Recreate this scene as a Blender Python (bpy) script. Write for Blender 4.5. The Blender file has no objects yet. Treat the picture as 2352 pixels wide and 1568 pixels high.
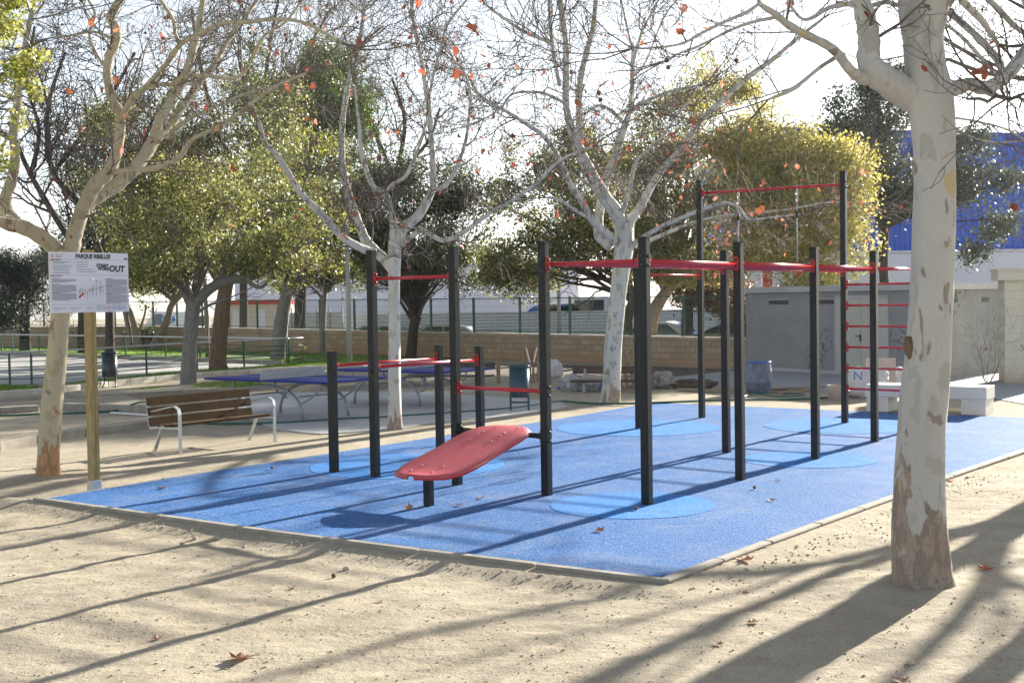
import bpy, math, random
import numpy as np
from mathutils import Matrix, Vector
from math import radians, sin, cos, pi
random.seed(7); RG = np.random.default_rng(7)
scene = bpy.context.scene
# ------------------------------------------------------------------ camera
CAM_H = 2.18; F_PX = 2942.88; PITCH = radians(1.879); ROLL = radians(-0.8878)
c_, s_ = cos(ROLL), sin(ROLL)
fwd = Vector((0, cos(PITCH), -sin(PITCH))); up0 = Vector((0, sin(PITCH), cos(PITCH))); rt0 = Vector((1, 0, 0))
rt = c_*rt0 + s_*up0; up = -s_*rt0 + c_*up0
cam = bpy.data.cameras.new('camera'); camo = bpy.data.objects.new('camera', cam)
scene.collection.objects.link(camo); scene.camera = camo
camo.matrix_world = Matrix(((rt.x, up.x, -fwd.x, 0), (rt.y, up.y, -fwd.y, 0), (rt.z, up.z, -fwd.z, CAM_H), (0, 0, 0, 1)))
cam.sensor_width = 36; cam.lens = F_PX/2352*36; cam.clip_end = 3000; cam.clip_start = 0.1
# ------------------------------------------------------------------ light
PSI = radians(54.05)                       # direction of the long side of the blue court
SUN_AZ = radians(53.6); SUN_EL = radians(17.3)
w = bpy.data.worlds.new("World"); scene.world = w; w.use_nodes = True
nt = w.node_tree; bg = nt.nodes['Background']
sky = nt.nodes.new('ShaderNodeTexSky'); sky.sky_type = 'NISHITA'; sky.sun_disc = False
sky.sun_elevation = SUN_EL; sky.sun_rotation = pi/2 - SUN_AZ; sky.dust_density = 0.5; sky.air_density = 1.0; sky.ozone_density = 3.0
bw_ = nt.nodes.new('ShaderNodeRGBToBW'); nt.links.new(sky.outputs[0], bw_.inputs[0]); mxs = nt.nodes.new('ShaderNodeMix'); mxs.data_type = 'RGBA'; mxs.inputs[0].default_value = .7
nt.links.new(sky.outputs[0], mxs.inputs[6]); nt.links.new(bw_.outputs[0], mxs.inputs[7]); nt.links.new(mxs.outputs[2], bg.inputs[0]); bg.inputs[1].default_value = 0.086
sl = bpy.data.lights.new('sun', 'SUN'); sl.energy = 5.0; sl.angle = radians(0.53); sl.color = (1.0, 0.93, 0.80)
so = bpy.data.objects.new('sun', sl); scene.collection.objects.link(so)
sdir = Vector((cos(SUN_EL)*cos(SUN_AZ), cos(SUN_EL)*sin(SUN_AZ), sin(SUN_EL)))
so.rotation_euler = (-sdir).to_track_quat('-Z', 'Y').to_euler(); so.location = (20, 30, 20)
scene.view_settings.view_transform = 'Standard'; scene.view_settings.look = 'None'
scene.view_settings.exposure = 1.80; scene.view_settings.gamma = 1
scene.cycles.max_bounces = 6; scene.cycles.diffuse_bounces = 3; scene.cycles.glossy_bounces = 2
scene.cycles.transmission_bounces = 3; scene.cycles.transparent_max_bounces = 8
scene.cycles.use_denoising = True
# ------------------------------------------------------------------ helpers
def ray(px, py):
    u = (px-1176)/F_PX; v = -(py-784)/F_PX
    u, v = c_*u - s_*v, s_*u + c_*v
    return np.array([u, cos(PITCH)+v*sin(PITCH), -sin(PITCH)+v*cos(PITCH)])
def G(px, py, z=0.0):
    d = ray(px, py); t = (z-CAM_H)/d[2]; return np.array([d[0]*t, d[1]*t, z])
def P(px, py, Y):
    d = ray(px, py); t = Y/d[1]; return np.array([d[0]*t, Y, CAM_H+d[2]*t])
def AL(al, ac, z=0.0):
    return np.array([al*cos(PSI)-ac*sin(PSI), al*sin(PSI)+ac*cos(PSI), z])
COL = scene.collection
def tag(o, label=None, cat=None, group=None, kind=None):
    if label: o['label'] = label
    if cat: o['category'] = cat
    if group: o['group'] = group
    if kind: o['kind'] = kind
    return o
def empty(name, loc, rz=0.0, label=None, cat=None, group=None):
    o = bpy.data.objects.new(name, None); COL.objects.link(o)
    o.location = loc; o.rotation_euler = (0, 0, rz); o.empty_display_size = 0.2
    return tag(o, label, cat, group)
def mesh_obj(name, V, F, mat, parent=None, smooth=False, attr=None):
    me = bpy.data.meshes.new(name); me.from_pydata(V, [], F)
    if smooth: me.polygons.foreach_set('use_smooth', [True]*len(me.polygons))
    me.materials.append(mat)
    if attr is not None:
        a = me.attributes.new('rnd', 'FLOAT', 'FACE'); a.data.foreach_set('value', attr)
    me.update(); o = bpy.data.objects.new(name, me); COL.objects.link(o)
    if parent is not None: o.parent = parent
    return o
def quads_obj(name, V, nv, mat, parent=None, rnd=None):
    """V: (n, nv, 3) polygons as separate faces"""
    n = V.shape[0]; me = bpy.data.meshes.new(name)
    me.vertices.add(n*nv); me.vertices.foreach_set('co', V.astype(np.float32).ravel())
    me.loops.add(n*nv); me.loops.foreach_set('vertex_index', np.arange(n*nv, dtype=np.int32))
    me.polygons.add(n); me.polygons.foreach_set('loop_start', np.arange(0, n*nv, nv, dtype=np.int32))
    me.polygons.foreach_set('loop_total', np.full(n, nv, dtype=np.int32))
    if rnd is None: rnd = RG.random(n)
    a = me.attributes.new('rnd', 'FLOAT', 'FACE'); a.data.foreach_set('value', rnd.astype(np.float32))
    me.materials.append(mat); me.update(); me.validate()
    o = bpy.data.objects.new(name, me); COL.objects.link(o)
    if parent is not None: o.parent = parent
    return o
def smooth_path(pts, rad, k=4):
    pts = np.array(pts, float); rad = np.array(rad, float); n = len(pts)
    if n < 3: return pts, rad
    out = []; ro = []
    for i in range(n-1):
        p0 = pts[max(i-1, 0)]; p1 = pts[i]; p2 = pts[i+1]; p3 = pts[min(i+2, n-1)]
        for j in range(k):
            t = j/k
            out.append(0.5*((2*p1)+(-p0+p2)*t+(2*p0-5*p1+4*p2-p3)*t*t+(-p0+3*p1-3*p2+p3)*t**3)); ro.append(rad[i]*(1-t)+rad[i+1]*t)
    out.append(pts[-1]); ro.append(rad[-1])
    return np.array(out), np.array(ro)
class MB:
    def __init__(s): s.V = []; s.F = []
    def add(s, V, F):
        b = len(s.V); s.V += [tuple(map(float, v)) for v in V]; s.F += [tuple(b+i for i in f) for f in F]
    def box(s, x0, x1, y0, y1, z0, z1, bev=0.0, M=None):
        V = []
        if bev:
            b = bev
            for z, bb in ((z0, b), (z0+b, 0), (z1-b, 0), (z1, b)):
                for x, y in ((x0+b, y0+bb), (x1-b, y0+bb), (x1-bb, y0+b), (x1-bb, y1-b), (x1-b, y1-bb), (x0+b, y1-bb), (x0+bb, y1-b), (x0+bb, y0+b)): V.append((x, y, z))
            F = [tuple(range(7, -1, -1)), tuple(range(24, 32))]
            for k in range(3):
                for i in range(8): a = k*8+i; c = k*8+(i+1) % 8; F.append((a, c, c+8, a+8))
        else:
            V = [(x, y, z) for z in (z0, z1) for x, y in ((x0, y0), (x1, y0), (x1, y1), (x0, y1))]
            F = [(3, 2, 1, 0), (4, 5, 6, 7), (0, 1, 5, 4), (1, 2, 6, 5), (2, 3, 7, 6), (3, 0, 4, 7)]
        if M is not None: V = [M @ Vector(v) for v in V]
        s.add(V, F); return s
    def beam(s, p0, p1, w, h, upv=(0, 0, 1)):
        p0 = Vector(p0); p1 = Vector(p1); d = (p1-p0); L = d.length; d.normalize(); u = Vector(upv)
        x = d.cross(u); x.normalize(); u = x.cross(d)
        M = Matrix(((x.x, d.x, u.x, p0.x), (x.y, d.y, u.y, p0.y), (x.z, d.z, u.z, p0.z), (0, 0, 0, 1)))
        return s.box(-w/2, w/2, 0, L, -h/2, h/2, M=M)
    def tube(s, pts, rad, n=8, cap=True, prof=None):
        pts = np.array(pts, float); m = len(pts)
        if np.isscalar(rad): rad = np.full(m, rad)
        T = np.zeros_like(pts); T[1:-1] = pts[2:]-pts[:-2]; T[0] = pts[1]-pts[0]; T[-1] = pts[-1]-pts[-2]
        T /= (np.linalg.norm(T, axis=1)[:, None]+1e-12)
        a = np.array([0, 0, 1.]) if abs(T[0][2]) < .9 else np.array([1., 0, 0])
        u = np.cross(T[0], a); u /= np.linalg.norm(u); b = len(s.V)
        ang = np.arange(n)*2*pi/n; ca, sa = np.cos(ang), np.sin(ang)
        for i in range(m):
            u = u-T[i]*(u@T[i]); u /= (np.linalg.norm(u)+1e-12); v = np.cross(T[i], u)
            rr = rad[i] if prof is None else rad[i]*prof(i, ang)
            ring = pts[i]+(ca*rr)[:, None]*u+(sa*rr)[:, None]*v
            s.V += [tuple(q) for q in ring.tolist()]
        for i in range(m-1):
            o = b+i*n
            for j in range(n):
                k = (j+1) % n; s.F.append((o+j, o+k, o+n+k, o+n+j))
        if cap and n > 3: s.F.append(tuple(b+j for j in range(n-1, -1, -1))); s.F.append(tuple(b+(m-1)*n+j for j in range(n)))
        return s
    def cyl(s, p0, p1, r, n=12): return s.tube([p0, p1], r, n)
    def lathe(s, prof, n=20, c=(0, 0, 0)):
        b = len(s.V)
        for r, z in prof:
            for j in range(n): s.V.append((c[0]+r*cos(2*pi*j/n), c[1]+r*sin(2*pi*j/n), c[2]+z))
        for i in range(len(prof)-1):
            for j in range(n):
                k = (j+1) % n; s.F.append((b+i*n+j, b+i*n+k, b+(i+1)*n+k, b+(i+1)*n+j))
        return s
    def ball(s, c, r, n=8, sq=(1, 1, 1)):
        m = max(4, n//2+1); b = len(s.V)
        for i in range(m+1):
            t = pi*i/m
            for j in range(n): s.V.append((c[0]+sq[0]*r*sin(t)*cos(2*pi*j/n), c[1]+sq[1]*r*sin(t)*sin(2*pi*j/n), c[2]+sq[2]*r*cos(t)))
        for i in range(m):
            for j in range(n):
                k = (j+1) % n; s.F.append((b+i*n+j, b+(i+1)*n+j, b+(i+1)*n+k, b+i*n+k))
        return s
    def prism(s, poly, z0, z1):
        n = len(poly); b = len(s.V)
        s.V += [(float(p[0]), float(p[1]), z0) for p in poly]+[(float(p[0]), float(p[1]), z1) for p in poly]
        ar = sum(poly[i][0]*poly[(i+1) % n][1]-poly[(i+1) % n][0]*poly[i][1] for i in range(n))
        top = tuple(b+n+i for i in range(n)); bot = tuple(b+n-1-i for i in range(n))
        if ar < 0: top = top[::-1]; bot = bot[::-1]
        s.F += [top, bot]
        for i in range(n):
            k = (i+1) % n; f = (b+i, b+k, b+n+k, b+n+i); s.F.append(f if ar > 0 else f[::-1])
        return s
    def build(s, name, mat, parent=None, smooth=False):
        return mesh_obj(name, s.V, s.F, mat, parent, smooth)
def sheet(name, poly, z, mat, label=None, kind='structure', t=0.004):
    m = MB(); m.prism(poly, z-t+0.0005, z); o = m.build(name, mat); o['kind'] = kind
    return o
def xy(pts, z=0.0): return [tuple(G(x, y, z)[:2]) for x, y in pts]
# ------------------------------------------------------------------ materials
class N:
    def __init__(s, name):
        s.m = bpy.data.materials.new(name); s.m.use_nodes = True; s.t = s.m.node_tree; s.b = s.t.nodes['Principled BSDF']; s.x = 0
    def n(s, ty, **kw):
        o = s.t.nodes.new(ty)
        for k, v in kw.items(): setattr(o, k, v)
        return o
    def l(s, a, b): s.t.links.new(a, b)
    def coord(s, kind='Object', scale=(1, 1, 1), rot=(0, 0, 0)):
        t = s.n('ShaderNodeTexCoord'); m = s.n('ShaderNodeMapping'); m.inputs['Scale'].default_value = scale; m.inputs['Rotation'].default_value = rot
        s.l(t.outputs[kind], m.inputs[0]); return m.outputs[0]
    def noise(s, co, scale, det=4, rough=.55, dist=0.0):
        o = s.n('ShaderNodeTexNoise'); o.inputs['Scale'].default_value = scale; o.inputs['Detail'].default_value = det
        o.inputs['Roughness'].default_value = rough; o.inputs['Distortion'].default_value = dist
        s.l(co, o.inputs['Vector']); return o.outputs[0]
    def voro(s, co, scale, out='Color', feat='F1', rnd=1.0):
        o = s.n('ShaderNodeTexVoronoi', feature=feat); o.inputs['Scale'].default_value = scale; o.inputs['Randomness'].default_value = rnd
        s.l(co, o.inputs['Vector']); return o.outputs[out]
    def ramp(s, v, stops, interp='LINEAR'):
        r = s.n('ShaderNodeValToRGB'); r.color_ramp.interpolation = interp; e = r.color_ramp.elements
        while len(e) < len(stops): e.new(0.5)
        for i, (p, c) in enumerate(stops):
            e[i].position = p; e[i].color = (c, c, c, 1) if not isinstance(c, tuple) else (*c, 1)
        s.l(v, r.inputs[0]); return r.outputs[0]
    def mix(s, f, a, b, mode='MIX'):
        o = s.n('ShaderNodeMix', data_type='RGBA', blend_type=mode)
        for i, v in ((0, f), (6, a), (7, b)):
            if hasattr(v, 'is_linked'): s.l(v, o.inputs[i])
            elif i == 0: o.inputs[0].default_value = v
            else: o.inputs[i].default_value = (*v, 1)
        return o.outputs[2]
    def math(s, op, a, b=0.0):
        o = s.n('ShaderNodeMath', operation=op)
        for i, v in enumerate((a, b)):
            if hasattr(v, 'is_linked'): s.l(v, o.inputs[i])
            else: o.inputs[i].default_value = v
        return o.outputs[0]
    def bump(s, h, strength=.3, dist=.01, prev=None):
        o = s.n('ShaderNodeBump'); o.inputs['Strength'].default_value = strength; o.inputs['Distance'].default_value = dist
        s.l(h, o.inputs['Height'])
        if prev is not None: s.l(prev, o.inputs['Normal'])
        s.l(o.outputs[0], s.b.inputs['Normal']); return o.outputs[0]
    def base(s, c):
        if hasattr(c, 'is_linked'): s.l(c, s.b.inputs['Base Color'])
        else: s.b.inputs['Base Color'].default_value = (*c, 1)
        return s
    def set(s, rough=.6, metal=0.0, spec=None):
        s.b.inputs['Roughness'].default_value = rough; s.b.inputs['Metallic'].default_value = metal
        if spec is not None: s.b.inputs['Specular IOR Level'].default_value = spec
        return s
def simple(name, col, rough=.6, metal=0.0, var=.12, sc=6.0, bump=0.0, bs=60.0, spec=None):
    m = N(name); co = m.coord(); n = m.noise(co, sc, 5)
    d = tuple(x*(1-var) for x in col); l = tuple(min(1, x*(1+var)) for x in col)
    m.base(m.ramp(n, [(.3, d), (.7, l)])).set(rough, metal, spec)
    if bump: m.bump(m.noise(co, bs, 3), min(bump, 1), .004 if bs > 20 else .06)
    return m.m
M = {}
def mk_ground():
    m = N('sand_ground'); co = m.coord()
    big = m.noise(co, .35, 5, .6); mid = m.noise(co, 2.6, 6, .65, .6); fine = m.noise(co, 95, 3, .7)
    grain = m.voro(co, 160, 'Color'); gs = m.n('ShaderNodeSeparateColor'); m.l(grain, gs.inputs[0])
    c1 = m.ramp(big, [(.32, (.36, .308, .230)), (.68, (.49, .432, .332))])
    c2 = m.mix(m.ramp(mid, [(.42, 0.0), (.62, .6)]), c1, (.315, .265, .19))
    c3 = m.mix(m.math('MULTIPLY', m.ramp(gs.outputs[0], [(.0, 1.0), (.3, 0.0)]), .45), c2, (.21, .18, .14))
    c4 = m.mix(m.math('MULTIPLY', m.ramp(gs.outputs[1], [(.78, 0.0), (.95, 1.0)]), .5), c3, (.66, .61, .52))
    m.base(c4).set(.95, spec=.15)
    b1 = m.bump(m.noise(co, 9, 6, .7), .5, .05); b2 = m.bump(grain, .55, .009, b1); m.bump(fine, .5, .008, b2)
    return m.m
def mk_pad(name, c0, c1, c2, fl, rough=.5):
    m = N(name); co = m.coord(); v = m.n('ShaderNodeSeparateColor'); m.l(m.voro(co, 210, 'Color'), v.inputs[0])
    base = m.ramp(v.outputs[0], [(.0, c0), (.45, c1), (.95, c2)])
    base = m.mix(m.ramp(v.outputs[1], [(.86, 0.0), (.94, .9)]), base, fl)
    base = m.mix(m.ramp(m.noise(co, .45, 5, .6, .5), [(.35, .22), (.65, 0.0)]), base, tuple(x*.55 for x in c1))
    dust = m.ramp(m.noise(co, 1.1, 8, .7, .8), [(.48, 0.0), (.72, .22)])
    base = m.mix(dust, base, (.45, .43, .38))
    m.base(base).set(min(1, rough+.12), spec=.08)
    m.bump(m.voro(co, 210, 'Distance'), .6, .006)
    return m.m
def mk_bark(name, cream, grey, olive, brown, low=None, lowz=1.2, scale=1.0, brownlow=.5):
    m = N(name); co = m.coord('Object', (1, 1, .55))
    n1 = m.noise(co, 2.2*scale, 4, .55, .5); base = m.ramp(n1, [(.35, grey), (.62, cream)])
    n2 = m.noise(co, 7.5*scale, 2, .5, .2); base = m.mix(m.ramp(n2, [(.565, 0.0), (.59, .75)]), base, olive)
    co2 = m.coord('Object', (1.3, 1.3, .5)); n3 = m.noise(co2, 6.0*scale, 2, .5, .3)
    base = m.mix(m.ramp(n3, [(.635, 0.0), (.65, .9)]), base, brown)
    base = m.mix(m.ramp(m.noise(co2, 26*scale, 3, .7), [(.5, 0.0), (.85, .25)]), base, (.20, .17, .13))
    if low:
        t = m.n('ShaderNodeTexCoord'); sp = m.n('ShaderNodeSeparateXYZ'); m.l(t.outputs['Object'], sp.inputs[0])
        mr = m.n('ShaderNodeMapRange'); mr.inputs[1].default_value = lowz; mr.inputs[2].default_value = 0.0; mr.inputs[3].default_value = 0.0; mr.inputs[4].default_value = brownlow
        m.l(sp.outputs[2], mr.inputs[0])
        k = m.math('ADD', mr.outputs[0], m.noise(co2, 5*scale, 3, .6, .4))
        base = m.mix(m.ramp(k, [(.70, 0.0), (.73, .9)]), base, low)
        lowm = m.ramp(k, [(.68, 0.0), (.74, 1.0)])
        base = m.mix(m.math('MULTIPLY', lowm, m.ramp(m.noise(co2, 11*scale, 3, .6, .3), [(.5, 0.0), (.53, .75)])), base, tuple(min(1, x*1.55) for x in low))
        base = m.mix(m.math('MULTIPLY', lowm, m.ramp(m.voro(m.coord('Object', (1.3, 1.3, .7)), 15*scale, 'Distance', 'DISTANCE_TO_EDGE'), [(.0, .6), (.03, 0.0)])), base, tuple(x*.4 for x in low))
        base = m.mix(m.ramp(m.noise(co2, 4.2*scale, 2, .5, .4), [(.66, 0.0), (.675, .8)]), base, (.50, .40, .19))
    m.base(base).set(.75, spec=.25)
    b = m.bump(n3, .35, .02); m.bump(m.noise(co, 45*scale, 4, .6), .35, .006, b)
    return m.m
def mk_rough_bark(name, c0, c1):
    m = N(name); co = m.coord('Object', (1, 1, .3)); n = m.noise(co, 22, 5, .65, .8)
    m.base(m.ramp(n, [(.35, c0), (.65, c1)])).set(.9, spec=.2); m.bump(n, .8, .03); return m.m
def mk_leaf(name, stops, trans=.4, rough=.4, spec=.5):
    m = N(name); a = m.n('ShaderNodeAttribute', attribute_name='rnd')
    c = m.ramp(a.outputs['Fac'], stops); m.base(c).set(rough, spec=spec)
    tr = m.n('ShaderNodeBsdfTranslucent'); m.l(c, tr.inputs[0])
    mx = m.n('ShaderNodeMixShader'); mx.inputs[0].default_value = trans
    m.l(m.b.outputs[0], mx.inputs[1]); m.l(tr.outputs[0], mx.inputs[2])
    m.l(mx.outputs[0], m.t.nodes['Material Output'].inputs[0]); return m.m
def mk_blocks(name, c1, c2, mortar, bw, bh, ax='Z'):
    m = N(name); t = m.n('ShaderNodeTexCoord'); sp = m.n('ShaderNodeSeparateXYZ'); m.l(t.outputs['Object'], sp.inputs[0])
    cb = m.n('ShaderNodeCombineXYZ'); m.l(sp.outputs[0], cb.inputs[0]); m.l(sp.outputs[2], cb.inputs[1])
    br = m.n('ShaderNodeTexBrick'); m.l(cb.outputs[0], br.inputs['Vector']); br.inputs['Scale'].default_value = 1
    br.inputs['Brick Width'].default_value = bw; br.inputs['Row Height'].default_value = bh; br.inputs['Mortar Size'].default_value = .012
    br.inputs['Color1'].default_value = (*c1, 1); br.inputs['Color2'].default_value = (*c2, 1); br.inputs['Mortar'].default_value = (*mortar, 1)
    br.inputs['Bias'].default_value = 0; co = m.coord()
    c = m.mix(m.ramp(m.noise(co, 1.3, 5, .6), [(.3, 0.0), (.75, .4)]), br.outputs[0], tuple(x*.6 for x in c2))
    # earth splashed up the foot of the wall
    k = m.math('ADD', m.math('MULTIPLY', sp.outputs[2], -1.1), m.noise(co, 2.0, 4, .6))
    c = m.mix(m.ramp(k, [(.05, 0.0), (.45, .55)]), c, (.34, .19, .10))
    m.base(c).set(.9, spec=.2); m.bump(br.outputs['Fac'], -.4, .01); return m.m
M['ground'] = mk_ground()
M['pad'] = mk_pad('blue_rubber', (.010, .068, .245), (.021, .130, .395), (.052, .21, .54), (.52, .62, .80), .66)
M['pad_light'] = mk_pad('light_blue_rubber', (.016, .15, .50), (.030, .21, .61), (.065, .28, .70), (.4, .6, .85), .8)
M['concrete'] = simple('concrete', (.40, .385, .355), .85, 0, .18, 3, .3, 70)
M['slab'] = simple('pale_concrete', (.46, .46, .455), .8, 0, .10, 1.2, .2, 60)
M['path'] = simple('path_concrete', (.40, .39, .375), .85, 0, .12, 1.0, .2, 60)
M['kerb'] = simple('kerb_stone', (.30, .275, .23), .9, 0, .22, 5, .5, 90)
M['curb'] = simple('white_curb', (.52, .49, .43), .85, 0, .15, 3, .3, 60)
M['soil'] = simple('dark_soil', (.10, .082, .062), .95, 0, .35, 5, .6, 40)
M['leafy_soil'] = simple('leafy_soil', (.22, .175, .12), .95, 0, .35, 6, .6, 40)
M['lawn'] = simple('lawn', (.10, .165, .03), .95, 0, .4, 3, .5, 40)
M['road'] = simple('asphalt', (.16, .16, .17), .85, 0, .1, 2)
M['dark'] = simple('dark_post_paint', (.009, .012, .012), .42, 0, .15, 9, .08, 120, .3)
M['red'] = simple('red_paint', (.50, .018, .022), .26, 0, .08, 9)
M['bolt'] = simple('dark_bolt', (.018, .04, .034), .3, .0, .1, 9)
M['bolt_red'] = simple('dull_bolt', (.50, .36, .36), .5, .2, .08, 20); M['steel'] = simple('brushed_steel', (.55, .57, .58), .35, .9, .08, 20)
M['alu'] = simple('aluminium', (.50, .53, .54), .42, .75, .08, 20)
def mk_board():
    m = N('red_board_rubber'); co = m.coord(); v = m.n('ShaderNodeSeparateColor'); m.l(m.voro(co, 260), v.inputs[0])
    m.base(m.ramp(v.outputs[0], [(0, (.48, .04, .06)), (.8, (.60, .085, .11)), (1, (.72, .26, .28))])).set(.5, spec=.4)
    m.bump(v.outputs[1], .5, .003); return m.m
M['board'] = mk_board()
M['wood_dark'] = simple('weathered_brown_wood', (.062, .038, .018), .9, 0, .3, 7, .3, 50, .1)
def mk_pine():
    m = N('treated_pine'); co = m.coord('Object', (6, 6, .7)); n = m.noise(co, 6, 5, .6, 1.5)
    c = m.ramp(n, [(.3, (.20, .135, .05)), (.55, (.38, .28, .115)), (.75, (.45, .35, .16))])
    kn = m.voro(m.coord('Object', (7, 7, 2.4)), 1.0, 'Distance'); c = m.mix(m.ramp(kn, [(.06, .8), (.16, 0.0)]), c, (.12, .065, .025))
    m.base(c).set(.65, spec=.3); m.bump(n, .3, .004); return m.m
M['pine'] = mk_pine()
M['old_wood'] = simple('grey_wood', (.27, .205, .13), .85, 0, .25, 12, .4, 40)
M['green_paint'] = simple('green_paint', (.012, .085, .05), .4, 0, .1, 9)
M['rail_metal'] = simple('zinc_rail', (.55, .56, .60), .35, .6, .08, 10)
M['tt_top'] = simple('table_blue', (.010, .026, .24), .6, 0, .08, 4, 0, 60, .2)
M['tt_metal'] = simple('table_grey_metal', (.30, .335, .38), .42, .3, .1, 9)
M['bin_dark'] = simple('bin_dark_metal', (.035, .045, .055), .35, .3, .1, 9)
M['bin_teal'] = simple('bin_teal_metal', (.02, .06, .085), .38, .3, .15, 9)
M['white'] = simple('white_paint', (.78, .78, .76), .5, 0, .03, 5)
M['white_stone'] = simple('white_stone_bench', (.68, .67, .62), .75, 0, .05, 4, .15, 80)
M['render_grey'] = None
def mk_render():
    m = N('grey_render'); co = m.coord(); n = m.noise(co, 1.5, 5, .6)
    c = m.ramp(n, [(.3, (.215, .225, .235)), (.7, (.275, .285, .29))])
    p = m.math('MULTIPLY', m.ramp(m.noise(co, .55, 2, .5), [(.60, 0.0), (.68, 1.0)]), m.ramp(m.noise(co, 7, 5, .7), [(.52, 0.0), (.56, .8)]))
    c = m.mix(p, c, (.06, .06, .065)); m.base(c).set(.9, spec=.2); m.bump(m.noise(co, 30, 5), .25, .01); return m.m
M['render_grey'] = mk_render()
M['roof_conc'] = simple('roof_concrete', (.40, .41, .42), .85, 0, .12, 2, .2, 30)
M['door'] = simple('cream_door', (.42, .42, .37), .5, 0, .05, 3)
M['black'] = simple('black_plastic', (.012, .012, .013), .4, 0, .1, 5)
M['cream_block'] = mk_blocks('cream_blocks', (.66, .64, .54), (.63, .61, .51), (.56, .54, .45), .40, .20)
M['cream'] = simple('cream_stone', (.60, .57, .48), .8, 0, .06, 3)
M['block'] = mk_blocks('sandstone_blocks', (.45, .345, .235), (.34, .255, .17), (.20, .155, .11), .40, .20)
def mk_corr(name, col, freq, depth=.5):
    m = N(name); t = m.n('ShaderNodeTexCoord'); sp = m.n('ShaderNodeSeparateXYZ'); m.l(t.outputs['Object'], sp.inputs[0])
    w_ = m.math('SINE', m.math('MULTIPLY', sp.outputs[freq[0]], freq[1]))
    n = m.noise(m.coord(), .5, 4); m.base(m.ramp(n, [(.3, tuple(x*.88 for x in col)), (.7, col)])).set(.5, spec=.4)
    m.bump(w_, depth, .05); return m.m
M['blue_metal'] = mk_corr('blue_metal_siding', (.008, .11, .66), (0, 21.0), .9)
M['hoarding'] = mk_corr('galvanised_hoarding', (.76, .80, .84), (2, 42.0), .5)
M['hall'] = simple('pale_hall_wall', (.76, .77, .83), .8, 0, .05, .2)
M['whitewall'] = simple('white_wall', (.78, .79, .86), .8, 0, .03, .2)
def mk_gloss(name, col, rough=.15):
    m = N(name); m.base(col).set(rough, spec=.6); m.b.inputs['Coat Weight'].default_value = .5; return m.m
M['car_white'] = mk_gloss('white_car_paint', (.72, .74, .77)); M['car_silver'] = mk_gloss('silver_car_paint', (.45, .46, .47)); M['car_dark'] = mk_gloss('dark_car_paint', (.03, .04, .06))
M['glass'] = mk_gloss('dark_glass', (.02, .03, .035), .05); M['tyre'] = simple('tyre_rubber', (.02, .02, .02), .8); M['lamp_red'] = mk_gloss('red_lamp_glass', (.5, .01, .01))
M['blue_sign'] = mk_gloss('blue_sign_face', (.05, .2, .62), .4)
M['pole'] = simple('galvanised_pole', (.42, .42, .40), .5, .2, .1, 4)
M['bark_pale'] = mk_bark('plane_bark_pale', (.60, .58, .52), (.47, .47, .45), (.30, .31, .26), (.24, .21, .17), (.27, .215, .165), .5, 1.0, .35)
M['bark_cream'] = mk_bark('plane_bark_cream', (.50, .44, .30), (.43, .385, .275), (.36, .33, .21), (.25, .19, .13), (.35, .19, .095), 1.3, 1.0, .35)
M['bark_near'] = mk_bark('plane_bark_peeling', (.50, .485, .44), (.43, .42, .395), (.37, .355, .315), (.25, .205, .175), (.235, .185, .145), 1.25, .9, .45)
M['twig'] = simple('plane_twig_bark', (.15, .125, .10), .8, 0, .3, 8); M['twig_dark'] = simple('dark_twig_bark', (.055, .045, .045), .85, 0, .3, 8)
M['bark_grey'] = mk_rough_bark('grey_trunk_bark', (.16, .15, .14), (.26, .25, .235)); M['bark_brown'] = mk_rough_bark('brown_trunk_bark', (.10, .065, .04), (.24, .17, .11))
M['bark_dark'] = mk_rough_bark('dark_trunk_bark', (.035, .03, .028), (.085, .07, .06)); M['bark_tan'] = mk_rough_bark('tan_trunk_bark', (.19, .155, .115), (.30, .25, .19))
M['seed'] = simple('seed_ball_brown', (.17, .085, .04), .9, 0, .2, 30)
M['leaf_red'] = mk_leaf('autumn_plane_leaf', [(0, (.22, .05, .035)), (.4, (.40, .10, .05)), (.8, (.50, .17, .08)), (1, (.44, .22, .18))], .5, .5)
M['leaf_dry'] = mk_leaf('dry_leaf', [(0, (.20, .095, .05)), (.5, (.33, .18, .11)), (1, (.42, .26, .19))], .25, .6)
M['leaf_yellow'] = mk_leaf('variegated_leaf', [(0, (.08, .12, .02)), (.35, (.22, .26, .04)), (.7, (.46, .45, .09)), (1, (.62, .60, .22))], .45)
M['leaf_gold'] = mk_leaf('golden_variegated_leaf', [(0, (.11, .12, .025)), (.3, (.29, .27, .05)), (.65, (.56, .50, .13)), (1, (.72, .66, .30))], .5)
M['leaf_olive'] = mk_leaf('olive_green_leaf', [(0, (.045, .06, .022)), (.45, (.13, .145, .055)), (.8, (.26, .265, .10)), (1, (.46, .44, .20))], .48)
M['leaf_mid'] = mk_leaf('mid_green_leaf', [(0, (.05, .07, .02)), (.35, (.14, .155, .04)), (.7, (.31, .31, .09)), (1, (.54, .51, .20))], .52)
M['leaf_dark'] = mk_leaf('dark_green_leaf', [(0, (.025, .038, .018)), (.6, (.075, .10, .04)), (1, (.19, .22, .09))], .42, .45)
M['leaf_bright'] = mk_leaf('ivy_green_leaf', [(0, (.05, .08, .015)), (.6, (.12, .19, .03)), (1, (.27, .35, .07))], .45)
M['leaf_grey'] = mk_leaf('grey_green_leaf', [(0, (.035, .05, .03)), (.6, (.085, .11, .065)), (1, (.22, .25, .15))], .35, .45)
M['leaf_conifer'] = mk_leaf('conifer_needles', [(0, (.010, .02, .015)), (1, (.035, .055, .035))], .15, .5)
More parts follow.
